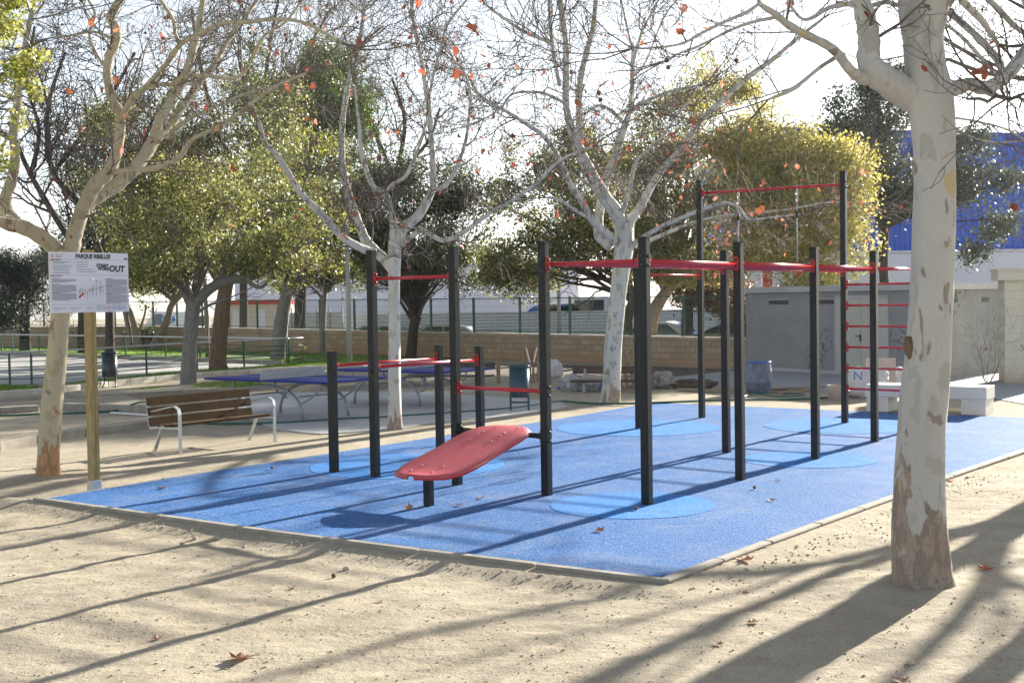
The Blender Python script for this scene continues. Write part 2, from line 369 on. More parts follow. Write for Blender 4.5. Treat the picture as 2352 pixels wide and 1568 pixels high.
M['leaf_brown'] = mk_leaf('brown_hedge_leaf', [(0, (.10, .045, .02)), (.6, (.25, .12, .045)), (1, (.36, .22, .08))], .4)
M['grass'] = mk_leaf('grass_blade', [(0, (.09, .17, .02)), (.6, (.19, .33, .04)), (1, (.33, .46, .08))], .5, .6)
M['plastic'] = simple('white_plastic_sheet', (.42, .42, .45), .4, 0, .3, 9, 1.0, 14); M['plastic_grey'] = simple('grey_plastic_sheet', (.30, .30, .29), .5, 0, .4, 7, 1.0, 14); M['sack'] = simple('white_sack', (.60, .58, .60), .7, 0, .1, 6, .3, 50)
M['drum'] = simple('dirty_blue_drum', (.12, .15, .23), .5, 0, .45, 6); M['plaster'] = simple('plaster_board', (.50, .43, .39), .85, 0, .15, 4)
M['hose'] = simple('green_hose', (.008, .10, .075), .35); M['dark_wood'] = simple('dark_brown_slats', (.06, .035, .028), .5, 0, .2, 7)
M['blue_plastic'] = simple('blue_plastic', (.05, .16, .50), .5); M['tile'] = simple('patterned_paving', (.30, .31, .33), .8, 0, .2, 12)
M['rope'] = simple('steel_cable', (.62, .62, .62), .3, .5); M['text'] = simple('black_ink', (.02, .02, .02), .6); M['ink'] = simple('grey_ink', (.16, .16, .18), .7)
M['sign_white'] = simple('sign_panel', (.66, .67, .74), .35, 0, .02, 3); M['sign_red'] = simple('red_ink', (.45, .06, .07), .5); M['ink_green'] = simple('green_ink', (.03, .25, .10), .5); M['ink_blue'] = simple('blue_ink', (.04, .12, .45), .5); M['orange'] = simple('orange_ink', (.62, .20, .04), .5)
# ------------------------------------------------------------------ ground
def vnoise(x, y, seed):
    r = np.random.default_rng(seed); T = r.random((256, 256))
    xi = np.floor(x).astype(int); yi = np.floor(y).astype(int); fx = x-xi; fy = y-yi
    fx = fx*fx*(3-2*fx); fy = fy*fy*(3-2*fy)
    a = T[xi & 255, yi & 255]; b = T[(xi+1) & 255, yi & 255]; c = T[xi & 255, (yi+1) & 255]; d = T[(xi+1) & 255, (yi+1) & 255]
    return (a*(1-fx)+b*fx)*(1-fy)+(c*(1-fx)+d*fx)*fy-.5
def sstep(a, b, x): t = np.clip((x-a)/(b-a), 0, 1); return t*t*(3-2*t)
WC = G(350, 797)[:2]; WR = G(1716, 845)[:2]; WL = G(-260, 793)[:2]
def wall_side(x, y):   # >0 beyond the boundary wall
    d1 = WR-WC; n1 = np.array([-d1[1], d1[0]])/np.hypot(*d1); d0 = WC-WL; n0 = np.array([-d0[1], d0[0]])/np.hypot(*d0)
    return np.minimum((x-WC[0])*n1[0]+(y-WC[1])*n1[1], (x-WC[0])*n0[0]+(y-WC[1])*n0[1])
def ground_z(x, y):
    al = x*cos(PSI)+y*sin(PSI); ac = -x*sin(PSI)+y*cos(PSI)
    d = np.maximum(8.5-al, 4.75-ac)                       # >0 in front of the court
    z = -.055*sstep(0.0, .5, d)
    near = sstep(21, 15, y)
    k = sstep(.0, .5, np.maximum.reduce([8.4-al, 4.65-ac, al-23.1, ac-13.2]))
    nz = .035*vnoise(x*.9, y*.9, 1)+.018*vnoise(x*2.7, y*2.7, 2)+.012*vnoise(x*7+3*vnoise(x*2, y*2, 9), y*7, 3)+.006*vnoise(x*17, y*17, 4)
    rid = .014*np.maximum(0, vnoise(x*3.1+y*1.2, y*5.5-x*2, 6)*2-.25)
    z = z+(nz+rid)*near*k-.03*(1-k)*(d < 0)
    z = z+.05*np.exp(-((x-3.05)**2+(y-9.6)**2)/.30)+.06*np.exp(-((x+5.9)**2+(y-16.15)**2)/.45)
    z = z+.009*np.exp(-((d-.28)/.2)**2)*(vnoise(x*4, y*4, 8)+.5)*near
    return z-.37*sstep(.6, 1.6, wall_side(x, y))
def axis(pts):
    out = [pts[0][0]]
    for (a, st), (b, _) in zip(pts[:-1], pts[1:]): out += list(np.linspace(a, b, max(1, int(round((b-a)/st)))+1)[1:])
    return np.array(out)
gx = axis([(-165, 25), (-90, 12), (-30, 1.2), (-9, .07), (7.5, 1.2), (40, 12), (90, 25), (165, 0)])
gy = axis([(-60, 8), (3, .045), (17, .12), (22, .8), (80, 15), (250, 0)])
X, Y = np.meshgrid(gx, gy); Z = ground_z(X, Y); nx, ny = len(gx), len(gy)
V = np.stack([X, Y, Z], -1).reshape(-1, 3); i = np.arange((ny-1)*nx).reshape(ny-1, nx)[:, :-1].ravel()
Fq = np.stack([i, i+1, i+nx+1, i+nx], 1)
me = bpy.data.meshes.new('ground'); me.vertices.add(len(V)); me.vertices.foreach_set('co', V.astype(np.float32).ravel())
me.loops.add(len(Fq)*4); me.loops.foreach_set('vertex_index', Fq.astype(np.int32).ravel()); me.polygons.add(len(Fq))
me.polygons.foreach_set('loop_start', np.arange(0, len(Fq)*4, 4, dtype=np.int32)); me.polygons.foreach_set('loop_total', np.full(len(Fq), 4, dtype=np.int32))
me.polygons.foreach_set('use_smooth', np.ones(len(Fq), bool)); me.materials.append(M['ground']); me.update(); me.validate()
o = bpy.data.objects.new('ground', me); COL.objects.link(o); o['kind'] = 'structure'
# street beyond the wall
st = MB(); n1 = np.array([-(WR-WC)[1], (WR-WC)[0]]); n1 = n1/np.hypot(*n1); d1 = (WR-WC)/np.hypot(*(WR-WC))
a0 = WC-d1*60+n1*1.9; a1 = WR+d1*60+n1*1.9
st.prism([tuple(a0), tuple(a1), tuple(a1+n1*30), tuple(a0+n1*30)], -.365, -.355); st.build('street', M['road'])['kind'] = 'structure'
# ------------------------------------------------------------------ blue court
EAB = [(8.56, 12.78), (8.48, 9.43), (8.51, 7.15), (8.61, 4.85)]
EBC = [(8.61, 4.85), (10.37, 4.83), (13.52, 4.76), (15.27, 4.74), (18.36, 4.63), (23.0, 4.5)]
EAD = [(8.56, 12.78), (10.32, 12.90), (13.57, 12.93), (16.08, 12.96), (18.56, 12.87), (23.08, 13.15)]
poly = EAB[:-1]+EBC+[(22.95, 8.0)]+EAD[::-1][:-1]
sheet('blue_court', [tuple(AL(*p)[:2]) for p in poly], .008, M['pad'])
for (al, ac, r) in ((12.84, 11.05, 1.28), (11.55, 6.85, .86), (18.5, 10.85, 1.35), (15.95, 6.74, .88), (20.35, 8.0, 1.3)):
    c = AL(al, ac); sheet('court_circle', [(c[0]+r*cos(t*pi/32), c[1]+r*sin(t*pi/32)) for t in range(64)], .0125, M['pad_light'])
def kerb_run(name, pts, wd, z0, z1, seg, mat, side=1, jit=.004, gap=.012, bev=.012):
    """a run of kerb stones along pts (world xy); side=+1: width grows to the left of travel"""
    pts = [np.array(p[:2]) for p in pts]; m = MB()
    for a, b in zip(pts[:-1], pts[1:]):
        L = np.hypot(*(b-a)); k = max(1, int(round(L/seg))); d = (b-a)/L; nn = np.array([-d[1], d[0]])*side; ang = math.atan2(d[1], d[0])
        for i in range(k):
            p = a+d*(L*i/k)+nn*random.uniform(-jit, jit); Mx = Matrix.Translation((p[0], p[1], random.uniform(-jit, jit)*.6)) @ Matrix.Rotation(ang+random.uniform(-1, 1)*jit, 4, 'Z')
            y0, y1 = (0, wd) if side > 0 else (-wd, 0)
            m.box(gap/2, L/k-gap/2, y0, y1, z0, z1, bev, Mx)
    o = m.build(name, mat); o['kind'] = 'structure'; return o
W2 = lambda L: [AL(*p)[:2] for p in L]
kerb_run('kerb_front', W2([(8.555, 12.86)]+EAB[1:-1]+[(8.60, 4.76)]), .095, -.2, .030, 1.0, M['kerb'], -1)
kerb_run('kerb_right', W2([(8.52, 4.84)]+EBC[1:]), .10, -.2, .030, 1.0, M['kerb'], -1)
kerb_run('kerb_left', W2([(8.56, 12.78)]+EAD[1:]), .05, -.2, .016, 1.0, M['kerb'], 1)
# ------------------------------------------------------------------ paths, lawns, low kerbs
slab = xy([(545, 915), (600, 905), (784, 900), (1000, 903), (1175, 915), (1290, 925), (1305, 935), (1180, 956), (1060, 966), (980, 974), (930, 984), (880, 988), (800, 994), (740, 998), (690, 994), (640, 986), (590, 972), (548, 945)])
sheet('ping_pong_slab', slab, .02, M['slab'], t=.02)
sheet('path', xy([(-300, 890), (0, 887), (200, 876), (337, 863), (453, 851), (561, 846), (655, 838), (640, 836), (450, 829), (300, 824), (154, 819), (0, 815), (-300, 812)]), .012, M['path'])
sheet('lawn_strip', xy([(-300, 911), (0, 907), (150, 894), (200, 889), (330, 876), (450, 866), (600, 853), (760, 845), (835, 841), (835, 830), (690, 832), (662, 838), (561, 847), (453, 852), (337, 864), (200, 877), (73, 887.5), (-300, 891)]), .010, M['lawn'])
sheet('lawn_far', xy([(-300, 811), (0, 814), (154, 818), (300, 823), (450, 828), (640, 835), (700, 829), (840, 829), (1090, 829), (1100, 822), (850, 816), (350, 798.5), (0, 795.5), (-300, 794.5)]), .010, M['lawn'])
sheet('soil_bed', xy([(845, 838), (1100, 836), (1500, 842), (1712, 849), (1716, 862), (1500, 866), (1300, 862), (1100, 858), (960, 848), (845, 845)]), .006, M['soil'])
sheet('leafy_soil', xy([(290, 908), (440, 894), (560, 895), (740, 874), (900, 869), (1010, 884), (900, 893), (780, 899), (600, 903), (440, 912), (330, 920)]), .007, M['leafy_soil'])
sheet('paved_apron', xy([(1530, 868), (1716, 849), (2130, 872), (2310, 857), (2600, 880), (2600, 940), (2360, 930), (2240, 908), (2050, 906), (1960, 902), (1700, 893)]), .014, M['tile'])
K = lambda L: [G(*p)[:2] for p in L]
kerb_run('low_kerb', K([(-200, 1078), (0, 1036), (87, 1020), (197, 1002), (346, 985), (430, 978)]), .16, -.1, .14, 1.2, M['kerb'], 1)
kerb_run('low_kerb', K([(-200, 955), (0, 950), (91, 945)]), .25, -.1, .13, 1.5, M['kerb'], 1)
kerb_run('low_kerb', K([(142, 940), (220, 943), (302, 947), (400, 951)]), .2, -.1, .13, 1.5, M['kerb'], 1)
kerb_run('low_kerb', K([(-200, 932), (0, 922), (200, 912), (420, 900)]), .12, -.1, .05, 1.5, M['kerb'], 1)
kerb_run('curb', K([(-200, 928), (0, 913), (110, 905), (197, 894), (300, 882), (412, 871), (520, 862), (620, 856), (760, 848), (835, 843)]), .22, -.1, .15, 1.0, M['curb'], 1)
kerb_run('lawn_edging', K([(-300, 813), (0, 816), (154, 820), (300, 825), (450, 830), (640, 837)]), .12, -.1, .14, 1.0, M['kerb'], 1)
kerb_run('lawn_edging', K([(700, 832), (850, 834), (1000, 835), (1090, 835)]), .12, -.1, .08, 1.0, M['kerb'], 1)
# ------------------------------------------------------------------ boundary wall with its fence
def frame(a, b):
    a = np.array(a[:2]); b = np.array(b[:2]); d = b-a; return (a[0], a[1], 0), math.atan2(d[1], d[0]), float(np.hypot(*d))
def block_wall(a, b, label, fence_lbl, pitch):
    loc, rz, L = frame(a, b); t = empty('block_wall', loc, rz, label, 'wall')
    MB().box(0, L, 0, .2, -.4, 1.04).build('blockwork', M['block'], t); MB().box(-.02, L+.02, -.02, .22, 1.04, 1.085).build('coping', M['curb'], t)
    f = empty('mesh_fence', (loc[0], loc[1], 1.085), rz, fence_lbl, 'fence'); n = int(L/pitch); st_ = L/n
    for i in range(n+1):
        MB().box(i*st_-.035, i*st_+.035, .06, .13, -.0, 1.30).build('post', M['green_paint'], f)
    MB().box(0, L, .08, .11, 1.24, 1.275).box(0, L, .08, .11, .05, .085).build('rail', M['green_paint'], f)
    m = MB(); x = .05
    while x < L:
        m.box(x-.0022, x+.0022, .094, .098, .085, 1.24); x += .062
    for z in (.3, .52, .74, .96, 1.18): m.box(0, L, .0985, .1025, z, z+.005)
    m.build('wire_mesh', M['green_paint'], f)
block_wall(WC, WR, 'long sandstone-coloured block wall running behind the trees and the ping-pong tables to the grey building', 'dark green wire mesh fence standing on the long block wall', 2.45)
for o in bpy.data.objects:
    if o.parent and o.parent.name in ('block_wall', 'mesh_fence'):
        Lw = float(np.hypot(*(WR-WC)))
        for v in o.data.vertices:
            if o.parent.name == 'mesh_fence' or v.co.z > .5: v.co.z -= .17*max(0.0, v.co.x/Lw)
block_wall(WL, WC, 'distant block wall along the lawn behind the railings at the left', 'green wire mesh fence on the distant wall at the left', 2.6)
# ------------------------------------------------------------------ railings
def railing(pts, label, extra=()):
    P_ = [G(*p) for p in pts]; t = empty('railing', P_[len(P_)//2], 0, label, 'railing', None); o0 = P_[len(P_)//2]; Q = [p-o0 for p in P_]
    for q in Q[1:]:
        MB().box(q[0]-.03, q[0]+.03, q[1]-.012, q[1]+.012, 0, .88).build('post', M['green_paint'], t)
    m = MB(); m.tube([q+np.array([0, 0, .925]) for q in Q]+[q+np.array(e)+np.array([0, 0, .925]) for q in Q[-1:] for e in extra], .028, 8); m.build('handrail', M['rail_metal'], t, True)
    for z in (.18, .34, .50, .66): MB().tube([q+np.array([0, 0, z]) for q in Q]+[q+np.array(e)+np.array([0, 0, z]) for q in Q[-1:] for e in extra], .013, 6).build('lower_rail', M['green_paint'], t, True)
railing([(-330, 892), (-150, 888), (23, 885), (73, 884), (205, 874), (337, 861), (453, 850), (561, 843), (659, 837)], 'green railing with a pale handrail in front of the concrete path, nearest the litter bin', [(.55, .25, 0)])
railing([(-330, 811), (-150, 812), (4, 814), (29, 814.5), (90, 816.5), (154, 819), (217, 821), (289, 824), (381, 827), (460, 830), (560, 833.5), (664, 837.5)], 'green railing with a pale handrail between the concrete path and the far lawn')
# ------------------------------------------------------------------ exercise frame
RIG = empty('workout_frame', AL(11.5, 8.0), PSI, 'tall frame of black posts joined by red bars and ladders on the blue court', 'exercise frame')
lc = lambda al, ac, z=0.0: np.array([al-11.5, ac-8.0, z])
HW = .048
def post(parent, p, h, hw=HW):
    q = MB().box(p[0]-hw, p[0]+hw, p[1]-hw, p[1]+hw, 0, h, .006).build('post', M['dark'], parent)
    MB().box(p[0]-hw-.002, p[0]+hw+.002, p[1]-hw-.002, p[1]+hw+.002, h, h+.008).ball((p[0]+hw*.5, p[1]-hw-.001, h-.02), .007, 6).build('cap', M['dark'], q)
    return q
def bar(parent, a, b, r=.0215, name='bar', plate=.085, mat='red'):
    a = np.array(a, float); b = np.array(b, float); d = (b-a)/np.linalg.norm(b-a)
    a1 = a+d*HW; b1 = b-d*HW
    o = MB().tube([a1, b1], r, 12).build(name, M[mat], parent, True); sd = np.array([-d[1], d[0], 0])
    for e, s in ((a1, 1), (b1, -1)):
        if plate:
            m = MB(); prof = []
            for k in range(20):
                t = 2*pi*k/20; prof.append((.034*cos(t), .034*sin(t)+(plate-.034)*(1 if sin(t) > 0 else -1)))
            V = [e+sd*u+np.array([0, 0, v])+d*s*w_ for w_ in (.002, .014) for u, v in prof]
            F = [tuple(range(20))[::-1], tuple(range(20, 40))]+[(k, (k+1) % 20, 20+(k+1) % 20, 20+k) for k in range(20)]
            m.add(V, F); m.tube([e+d*s*.004, e+d*s*.05], r+.008, 12); br = m.build('bracket', M[mat], o)
            for v in (-1, 1):
                MB().ball(e+np.array([0, 0, v*(plate-.036)])+d*s*.018, .019, 8).build('bolt', M['bolt'], br, True)
                MB().ball(e-d*s*(2*HW+.002)+np.array([0, 0, v*(plate-.036)]), .019, 8).build('bolt', M['bolt'], br, True)
    return o
FR = [(11.65, 6.73), (13.78, 6.69), (16.03, 6.69), (18.33, 6.73), (20.64, 6.78)]; PL_, PB, PT2 = (11.66, 8.01), (16.11, 8.03), (20.77, 8.14)
PU2, PU1, PB1, PT1, PD3 = (11.79, 9.38), (11.81, 10.69), (18.44, 10.79), (20.55, 10.72), (13.85, 10.60)
for p in FR: post(RIG, lc(*p), 2.8)
for p, h in ((PL_, 2.8), (PU2, 2.8), (PU1, 2.8), (PB, 2.8), (PB1, 2.8), (PT2, 4.24), (PT1, 4.24), (PD3, 1.545)): post(RIG, lc(*p), h)
ZL = 2.56
for a, b in zip(FR[:-1], FR[1:]): bar(RIG, lc(*a, ZL), lc(*b, ZL), .020, 'ladder_rail')
for a, b in ((PL_, PB), (PB, PT2)): bar(RIG, lc(*a, ZL), lc(*b, ZL), .020, 'ladder_rail')
bar(RIG, lc(*FR[0], ZL), lc(*PL_, ZL), .021, 'bar')
def on_line(pts, al):
    for a, b in zip(pts[:-1], pts[1:]):
        if al <= b[0]: return a[1]+(b[1]-a[1])*(al-a[0])/(b[0]-a[0])
    return pts[-1][1]
k = 1
while 11.65+k*.56 < 20.5:
    al = 11.65+k*.56
    if min(abs(al-p[0]) for p in FR) > .08: MB().tube([lc(al, on_line(FR, al)+.02, ZL), lc(al, on_line([PL_, PB, PT2], al)-.02, ZL)], .016, 8).build('rung', M['red'], RIG, True)
    k += 1
bar(RIG, lc(*PU2, 2.46), lc(*PU1, 2.46))
bar(RIG, lc(*PL_, 1.16), lc(*PU2, 1.16), .023)
bar(RIG, lc(*PB1, 2.56), lc(*PT1, 2.56))
bar(RIG, lc(*PT2, 4.02), lc(*PT1, 4.02), .024)
bar(RIG, lc(*PU1, 1.37), lc(*PD3, 1.37))
for z in (.59, .94, 1.29, 1.64, 1.99, 2.34): bar(RIG, lc(*FR[4], z), lc(*PT2, z), .019, 'rung', .085)
bar(RIG, lc(*PL_, .66), lc(*PU2, .66), .03, 'board_beam', .085, 'dark')
post(RIG, lc(10.42, 8.68), .33, .043)
MB().box(lc(10.42, 8.68)[0]-.03, lc(10.42, 8.68)[0]+.03, lc(0, 8.36)[1], lc(0, 9.02)[1], .315, .365).build('board_beam', M['dark'], RIG)
def board():
    n, mm = 40, 18; top = []; m = MB()
    def zz(s): return float(np.interp(11.93-1.82*s, [10.10, 10.25, 10.4, 10.6, 10.8, 11.0, 11.2, 11.4, 11.55, 11.7, 11.85, 12.0], [.375, .380, .405, .452, .500, .548, .598, .652, .690, .718, .732, .728]))
    V = []
    for i in range(n+1):
        s = i/n; al = 11.93-1.82*s; e = abs(2*s-1); hw = .475*max(0.0, 1-e**4.6)**.5 if e < 1 else 0.0
        hw = max(hw, .05); hw *= 1-.05*math.exp(-((s-.45)/.2)**2)
        for j in range(mm+1):
            u = -1+2*j/mm; edge = .035*max(0, (abs(u)-.72)/.28)**2
            V.append(lc(al, 8.655+hw*u, zz(s)-edge*1.0))
    nb = len(V); V2 = [v-np.array([0, 0, .016]) for v in V]
    F = []; w_ = mm+1
    for i in range(n):
        for j in range(mm): a = i*w_+j; F.append((a, a+w_, a+w_+1, a+1)); F.append((nb+a, nb+a+1, nb+a+w_+1, nb+a+w_))
    rim = [j for j in range(w_)]+[i*w_+mm for i in range(1, n+1)]+[n*w_+j for j in range(mm-1, -1, -1)]+[i*w_ for i in range(n-1, 0, -1)]
    for a, b in zip(rim, rim[1:]+rim[:1]): F.append((a, b, nb+b, nb+a))
    m.add(V+V2, F); o = m.build('sit_up_board', M['board'], RIG, True)
    tag(o, 'wavy red board sloping down from the low beam')
    rm = MB(); rm.tube([V[a]-np.array([0, 0, .008]) for a in rim+rim[:1]], .010, 6, False); rm.build('edge', M['red'], o, True)
    for s, u in ((.10, -.45), (.10, .28), (.22, -.38), (.22, .3), (.27, -.38), (.27, .3), (.36, -.4), (.36, .3), (.80, -.3), (.80, .35), (.90, -.3), (.90, .35)):
        MB().ball(lc(11.93-1.82*s, 8.655+.44*u, zz(s)+.004), .013, 8, (1, 1, .5)).build('bolt', M['bolt_red'], o, True)
board()
for fr in (.28, .69):
    r = MB(); zt = 4.0; x, y, _ = lc(PT1[0]+(PT2[0]-PT1[0])*fr, PT1[1]+(PT2[1]-PT1[1])*fr)
    r.tube([(x, y, zt-.03), (x, y, 2.74)], .010, 6); ro = r.build('rope', M['rope'], RIG, True)
    c = MB()
    for k in range(5): c.tube([(x+(.022*cos(t) if k % 2 else 0), y+(0 if k % 2 else .022*cos(t)), zt+.03-k*.055+.035*sin(t)) for t in np.linspace(0, 2*pi, 11)], .006, 5, False)
    c.build('chain', M['steel'], ro, True); MB().tube([(x, y, 3.62), (x, y, 3.50)], .02, 8).build('sleeve', M['black'], ro, True)
    MB().tube([(x, y+.075*cos(t), 2.62+.10*sin(t)) for t in np.linspace(0, 2*pi, 22)], .016, 8, False).build('ring', M['red'], ro, True)
LB = empty('dip_bar', AL(11.88, 11.46), PSI-.029, 'low red bar between two short black posts, on the left edge of the exercise frame', 'exercise bar')
post(LB, (0, 0), 1.545); post(LB, (2.08, 0), 1.545); bar(LB, (0, 0, 1.37), (2.08, 0, 1.37))
# ------------------------------------------------------------------ information sign
def text(body, x, z, size, mat, parent, sx=1.0, shear=0.0, y=-.0045, rot=0.0, bold=0.0, align='LEFT', name='lettering'):
    cu = bpy.data.curves.new('t', 'FONT'); cu.body = body; cu.size = size; cu.offset = bold; cu.shear = shear; cu.align_x = align; cu.resolution_u = 2
    ob = bpy.data.objects.new('t', cu); COL.objects.link(ob); dg = bpy.context.evaluated_depsgraph_get(); dg.update()
    me = bpy.data.meshes.new_from_object(ob.evaluated_get(dg)); bpy.data.objects.remove(ob)
    me.materials.clear(); me.materials.append(mat)
    cr, sr = cos(rot), sin(rot)
    for v in me.vertices:
        a, b = v.co.x*sx, v.co.y; v.co = (x+a*cr-b*sr, y, z+a*sr+b*cr)
    o = bpy.data.objects.new(name, me); COL.objects.link(o); o.parent = parent; return o
SG = empty('information_sign', G(217, 1125), PSI, 'white notice board titled PARQUE RIBELLES on a squared timber post beside the pale tree', 'sign')
pm = MB()
for z in (0,):
    pr = [(-.05, -.05), (-.012, -.05), (-.008, -.042), (.008, -.042), (.012, -.05), (.05, -.05), (.05, .05), (.012, .05), (.008, .042), (-.008, .042), (-.012, .05), (-.05, .05)]
    pm.prism(pr, .05, 2.84)
pm.build('post', M['pine'], SG)
MB().box(-.062, .062, -.058, .058, 0, .12, .003).build('foot_bracket', M['alu'], SG)
BW, BH, BZ = 1.09, .70, 2.455
bo = MB().box(-BW/2-.03, BW/2-.03, -.062, -.056, BZ-BH/2, BZ+BH/2).build('board', M['sign_white'], SG); MB().box(-BW/2-.031, BW/2-.031, -.0558, -.0535, BZ-BH/2-.001, BZ+BH/2+.001).build('backing', M['orange'], bo)
for z in (BZ+BH/2-.08, BZ+.04, BZ-BH/2+.035): MB().ball((0, -.063, z), .010, 8).build('screw', M['alu'], bo, True)
bx0 = -BW/2-.03; bt = BZ+BH/2; YB = -.0635
SX = lambda f: bx0+f*BW
SZ = lambda f: bt-f*BH
text('PARQUE RIBELLES', SX(.325), SZ(.095), .066, M['text'], bo, .92, bold=.0035, y=YB)
text('STREET', SX(.585), SZ(.235), .050, M['text'], bo, 1.02, bold=.003, y=YB, shear=.1, rot=-.03)
text('WORK', SX(.60), SZ(.29), .050, M['text'], bo, 1.02, bold=.003, y=YB, shear=.1, rot=-.03)
text('OUT', SX(.745), SZ(.31), .100, M['text'], bo, 1.02, bold=.005, y=YB, shear=.1, rot=-.03)
text('Ajuntament', SX(.08), SZ(.055), .022, M['ink'], bo, y=YB); text('de Pu\u00e7ol', SX(.08), SZ(.087), .022, M['text'], bo, y=YB, bold=.0006)
text('NORMES GENERALS', SX(.012), SZ(.14), .016, M['text'], bo, y=YB, bold=.0008); text('INSTRUCCIONS D\'\u00daS', SX(.012), SZ(.40), .016, M['text'], bo, y=YB, bold=.0008)
for f, a, b in ((.045, 'Ajuntament de Pu\u00e7ol', '96 142 13 03'), (.245, 'Policia Local de Pu\u00e7ol', '96 142 02 26'), (.455, 'Emerg\u00e8ncies', '112')):
    text(a, SX(f), SZ(.925), .020, M['ink'], bo, y=YB); text(b, SX(f), SZ(.955), .018, M['ink'], bo, y=YB)
ln = MB(); q = MB()
def hb(m_, f0, f1, g, h): m_.box(SX(f0), SX(f1), YB-.0006, YB, SZ(g)-h/2, SZ(g)+h/2)
for g in (.118, .375, .868): hb(ln, .015, .985, g, .0022)
ln.build('rule', M['sign_red'], bo)
for g, f0, f1 in ((.165, .045, .255), (.187, .045, .19), (.225, .045, .28), (.262, .045, .255), (.30, .045, .24), (.34, .045, .25), (.165, .335, .48), (.205, .335, .475), (.243, .335, .465), (.282, .335, .53), (.32, .335, .58)): hb(q, f0, f1, g, .006)
def para(f0, f1, g0, n):
    q = MB()
    hb(q, f0, f0+.09, g0, .0055)
    for i in range(n): hb(q, f0, f1 if i < n-1 else f0+(f1-f0)*.7, g0+.016+i*.0148, .0048)
    q.build('small_print', M['ink'], bo)
para(.03, .325, .435, 4); para(.03, .325, .53, 9); para(.03, .325, .67, 8); para(.70, .98, .435, 8); para(.70, .98, .56, 9); para(.70, .98, .70, 10)
q.build('small_print', M['ink'], bo)
dg_ = MB(); rg = MB()
for f, g0, g1 in ((.36, .62, .70), (.375, .57, .70), (.40, .59, .69), (.43, .61, .76), (.46, .64, .79), (.49, .59, .73), (.52, .61, .75), (.53, .52, .66), (.545, .57, .71), (.575, .45, .73), (.62, .56, .70), (.63, .47, .67), (.66, .54, .67)): dg_.box(SX(f), SX(f)+.003, YB-.0006, YB, SZ(g1), SZ(g0))
for f0, g0, f1, g1 in ((.43, .63, .54, .60), (.44, .66, .54, .62), (.36, .65, .43, .62), (.575, .62, .66, .57), (.575, .47, .63, .485), (.46, .65, .63, .58)):
    dx = (f1-f0)*BW; dz = -(g1-g0)*BH; Lr = math.hypot(dx, dz); rg.box(0, Lr, -.0006, 0, -.0012, .0012, M=Matrix.Translation((SX(f0), YB, SZ(g0))) @ Matrix.Rotation(-math.atan2(dz, dx), 4, 'Y'))
rg.box(0, .085, -.0006, 0, -.012, .012, M=Matrix.Translation((SX(.355), YB, SZ(.75))) @ Matrix.Rotation(-.62, 4, 'Y'))
dg_.build('frame_drawing', M['text'], bo); rg.build('bar_drawing', M['red'], bo)
for i, mt in enumerate(('ink_green', 'old_wood', 'sign_red', 'ink_blue', 'text', 'ink_blue')):
    cx_ = SX(.605+.0665*i); cz_ = SZ(.925); m_ = MB(); m_.tube([(cx_+.026*cos(t), YB, cz_+.026*sin(t)) for t in np.linspace(0, 2*pi, 25)], .0022, 4, False)
    m_.box(-.012, .012, -.0006, 0, -.004, .004, M=Matrix.Translation((cx_, YB, cz_)) @ Matrix.Rotation(.7, 4, 'Y')); m_.build('pictogram', M[mt], bo)
MB().ball((SX(.045), YB+.002, SZ(.07)), .018, 10, (.8, .25, 1.2)).build('crest', M['orange'], bo); MB().box(SX(.945), SX(.96), YB-.0006, YB, SZ(.11), SZ(.075)).build('logo', M['ink_green'], bo); MB().box(SX(.962), SX(.975), YB-.0006, YB, SZ(.11), SZ(.075)).build('logo', M['red'], bo); MB().box(SX(.977), SX(.99), YB-.0006, YB, SZ(.11), SZ(.075)).build('logo', M['ink_blue'], bo)
# ------------------------------------------------------------------ timber bench
BN = empty('park_bench', AL(13.1, 15.07), PSI, 'slatted brown timber bench with pale metal armrests in front of the ping-pong tables', 'bench')
for k, (y0, z0) in enumerate(((.45, .752), (.425, .605), (.40, .458))):
    MB().beam((-.98, y0-.05, z0), (1.02, y0-.05, z0), .035, .122, (0, .17, 1)).build('back_slat', M['wood_dark'], BN)
for k in range(3): MB().box(-.93, .93, -.17+k*.145, -.05+k*.145, .405-.012*k, .44-.012*k).build('seat_slat', M['wood_dark'], BN)
for x in (-.93, .93):
    path = [(x, -.27, 0), (x, -.27, .58), (x, -.25, .66), (x, -.17, .70), (x, -.05, .685), (x, .38, .60)]
    m = MB()
    for a, b in zip(path[:-1], path[1:]): m.beam(a, b, .055, .014, (0, 1, .01) if abs(b[2]-a[2]) > abs(b[1]-a[1]) else (0, 0, 1))
    m.build('armrest', M['alu'], BN)
    m = MB(); m.beam((x, .32, 0), (x, .12, .40), .055, .02, (0, 1, .2)); m.beam((x, .12, .385), (x, .39, .36), .055, .02); m.beam((x, .38, .34), (x, .455, .80), .055, .02, (0, 1, -.3)); m.beam((x, -.27, .385), (x, .14, .375), .055, .02); m.build('leg', M['alu'], BN)
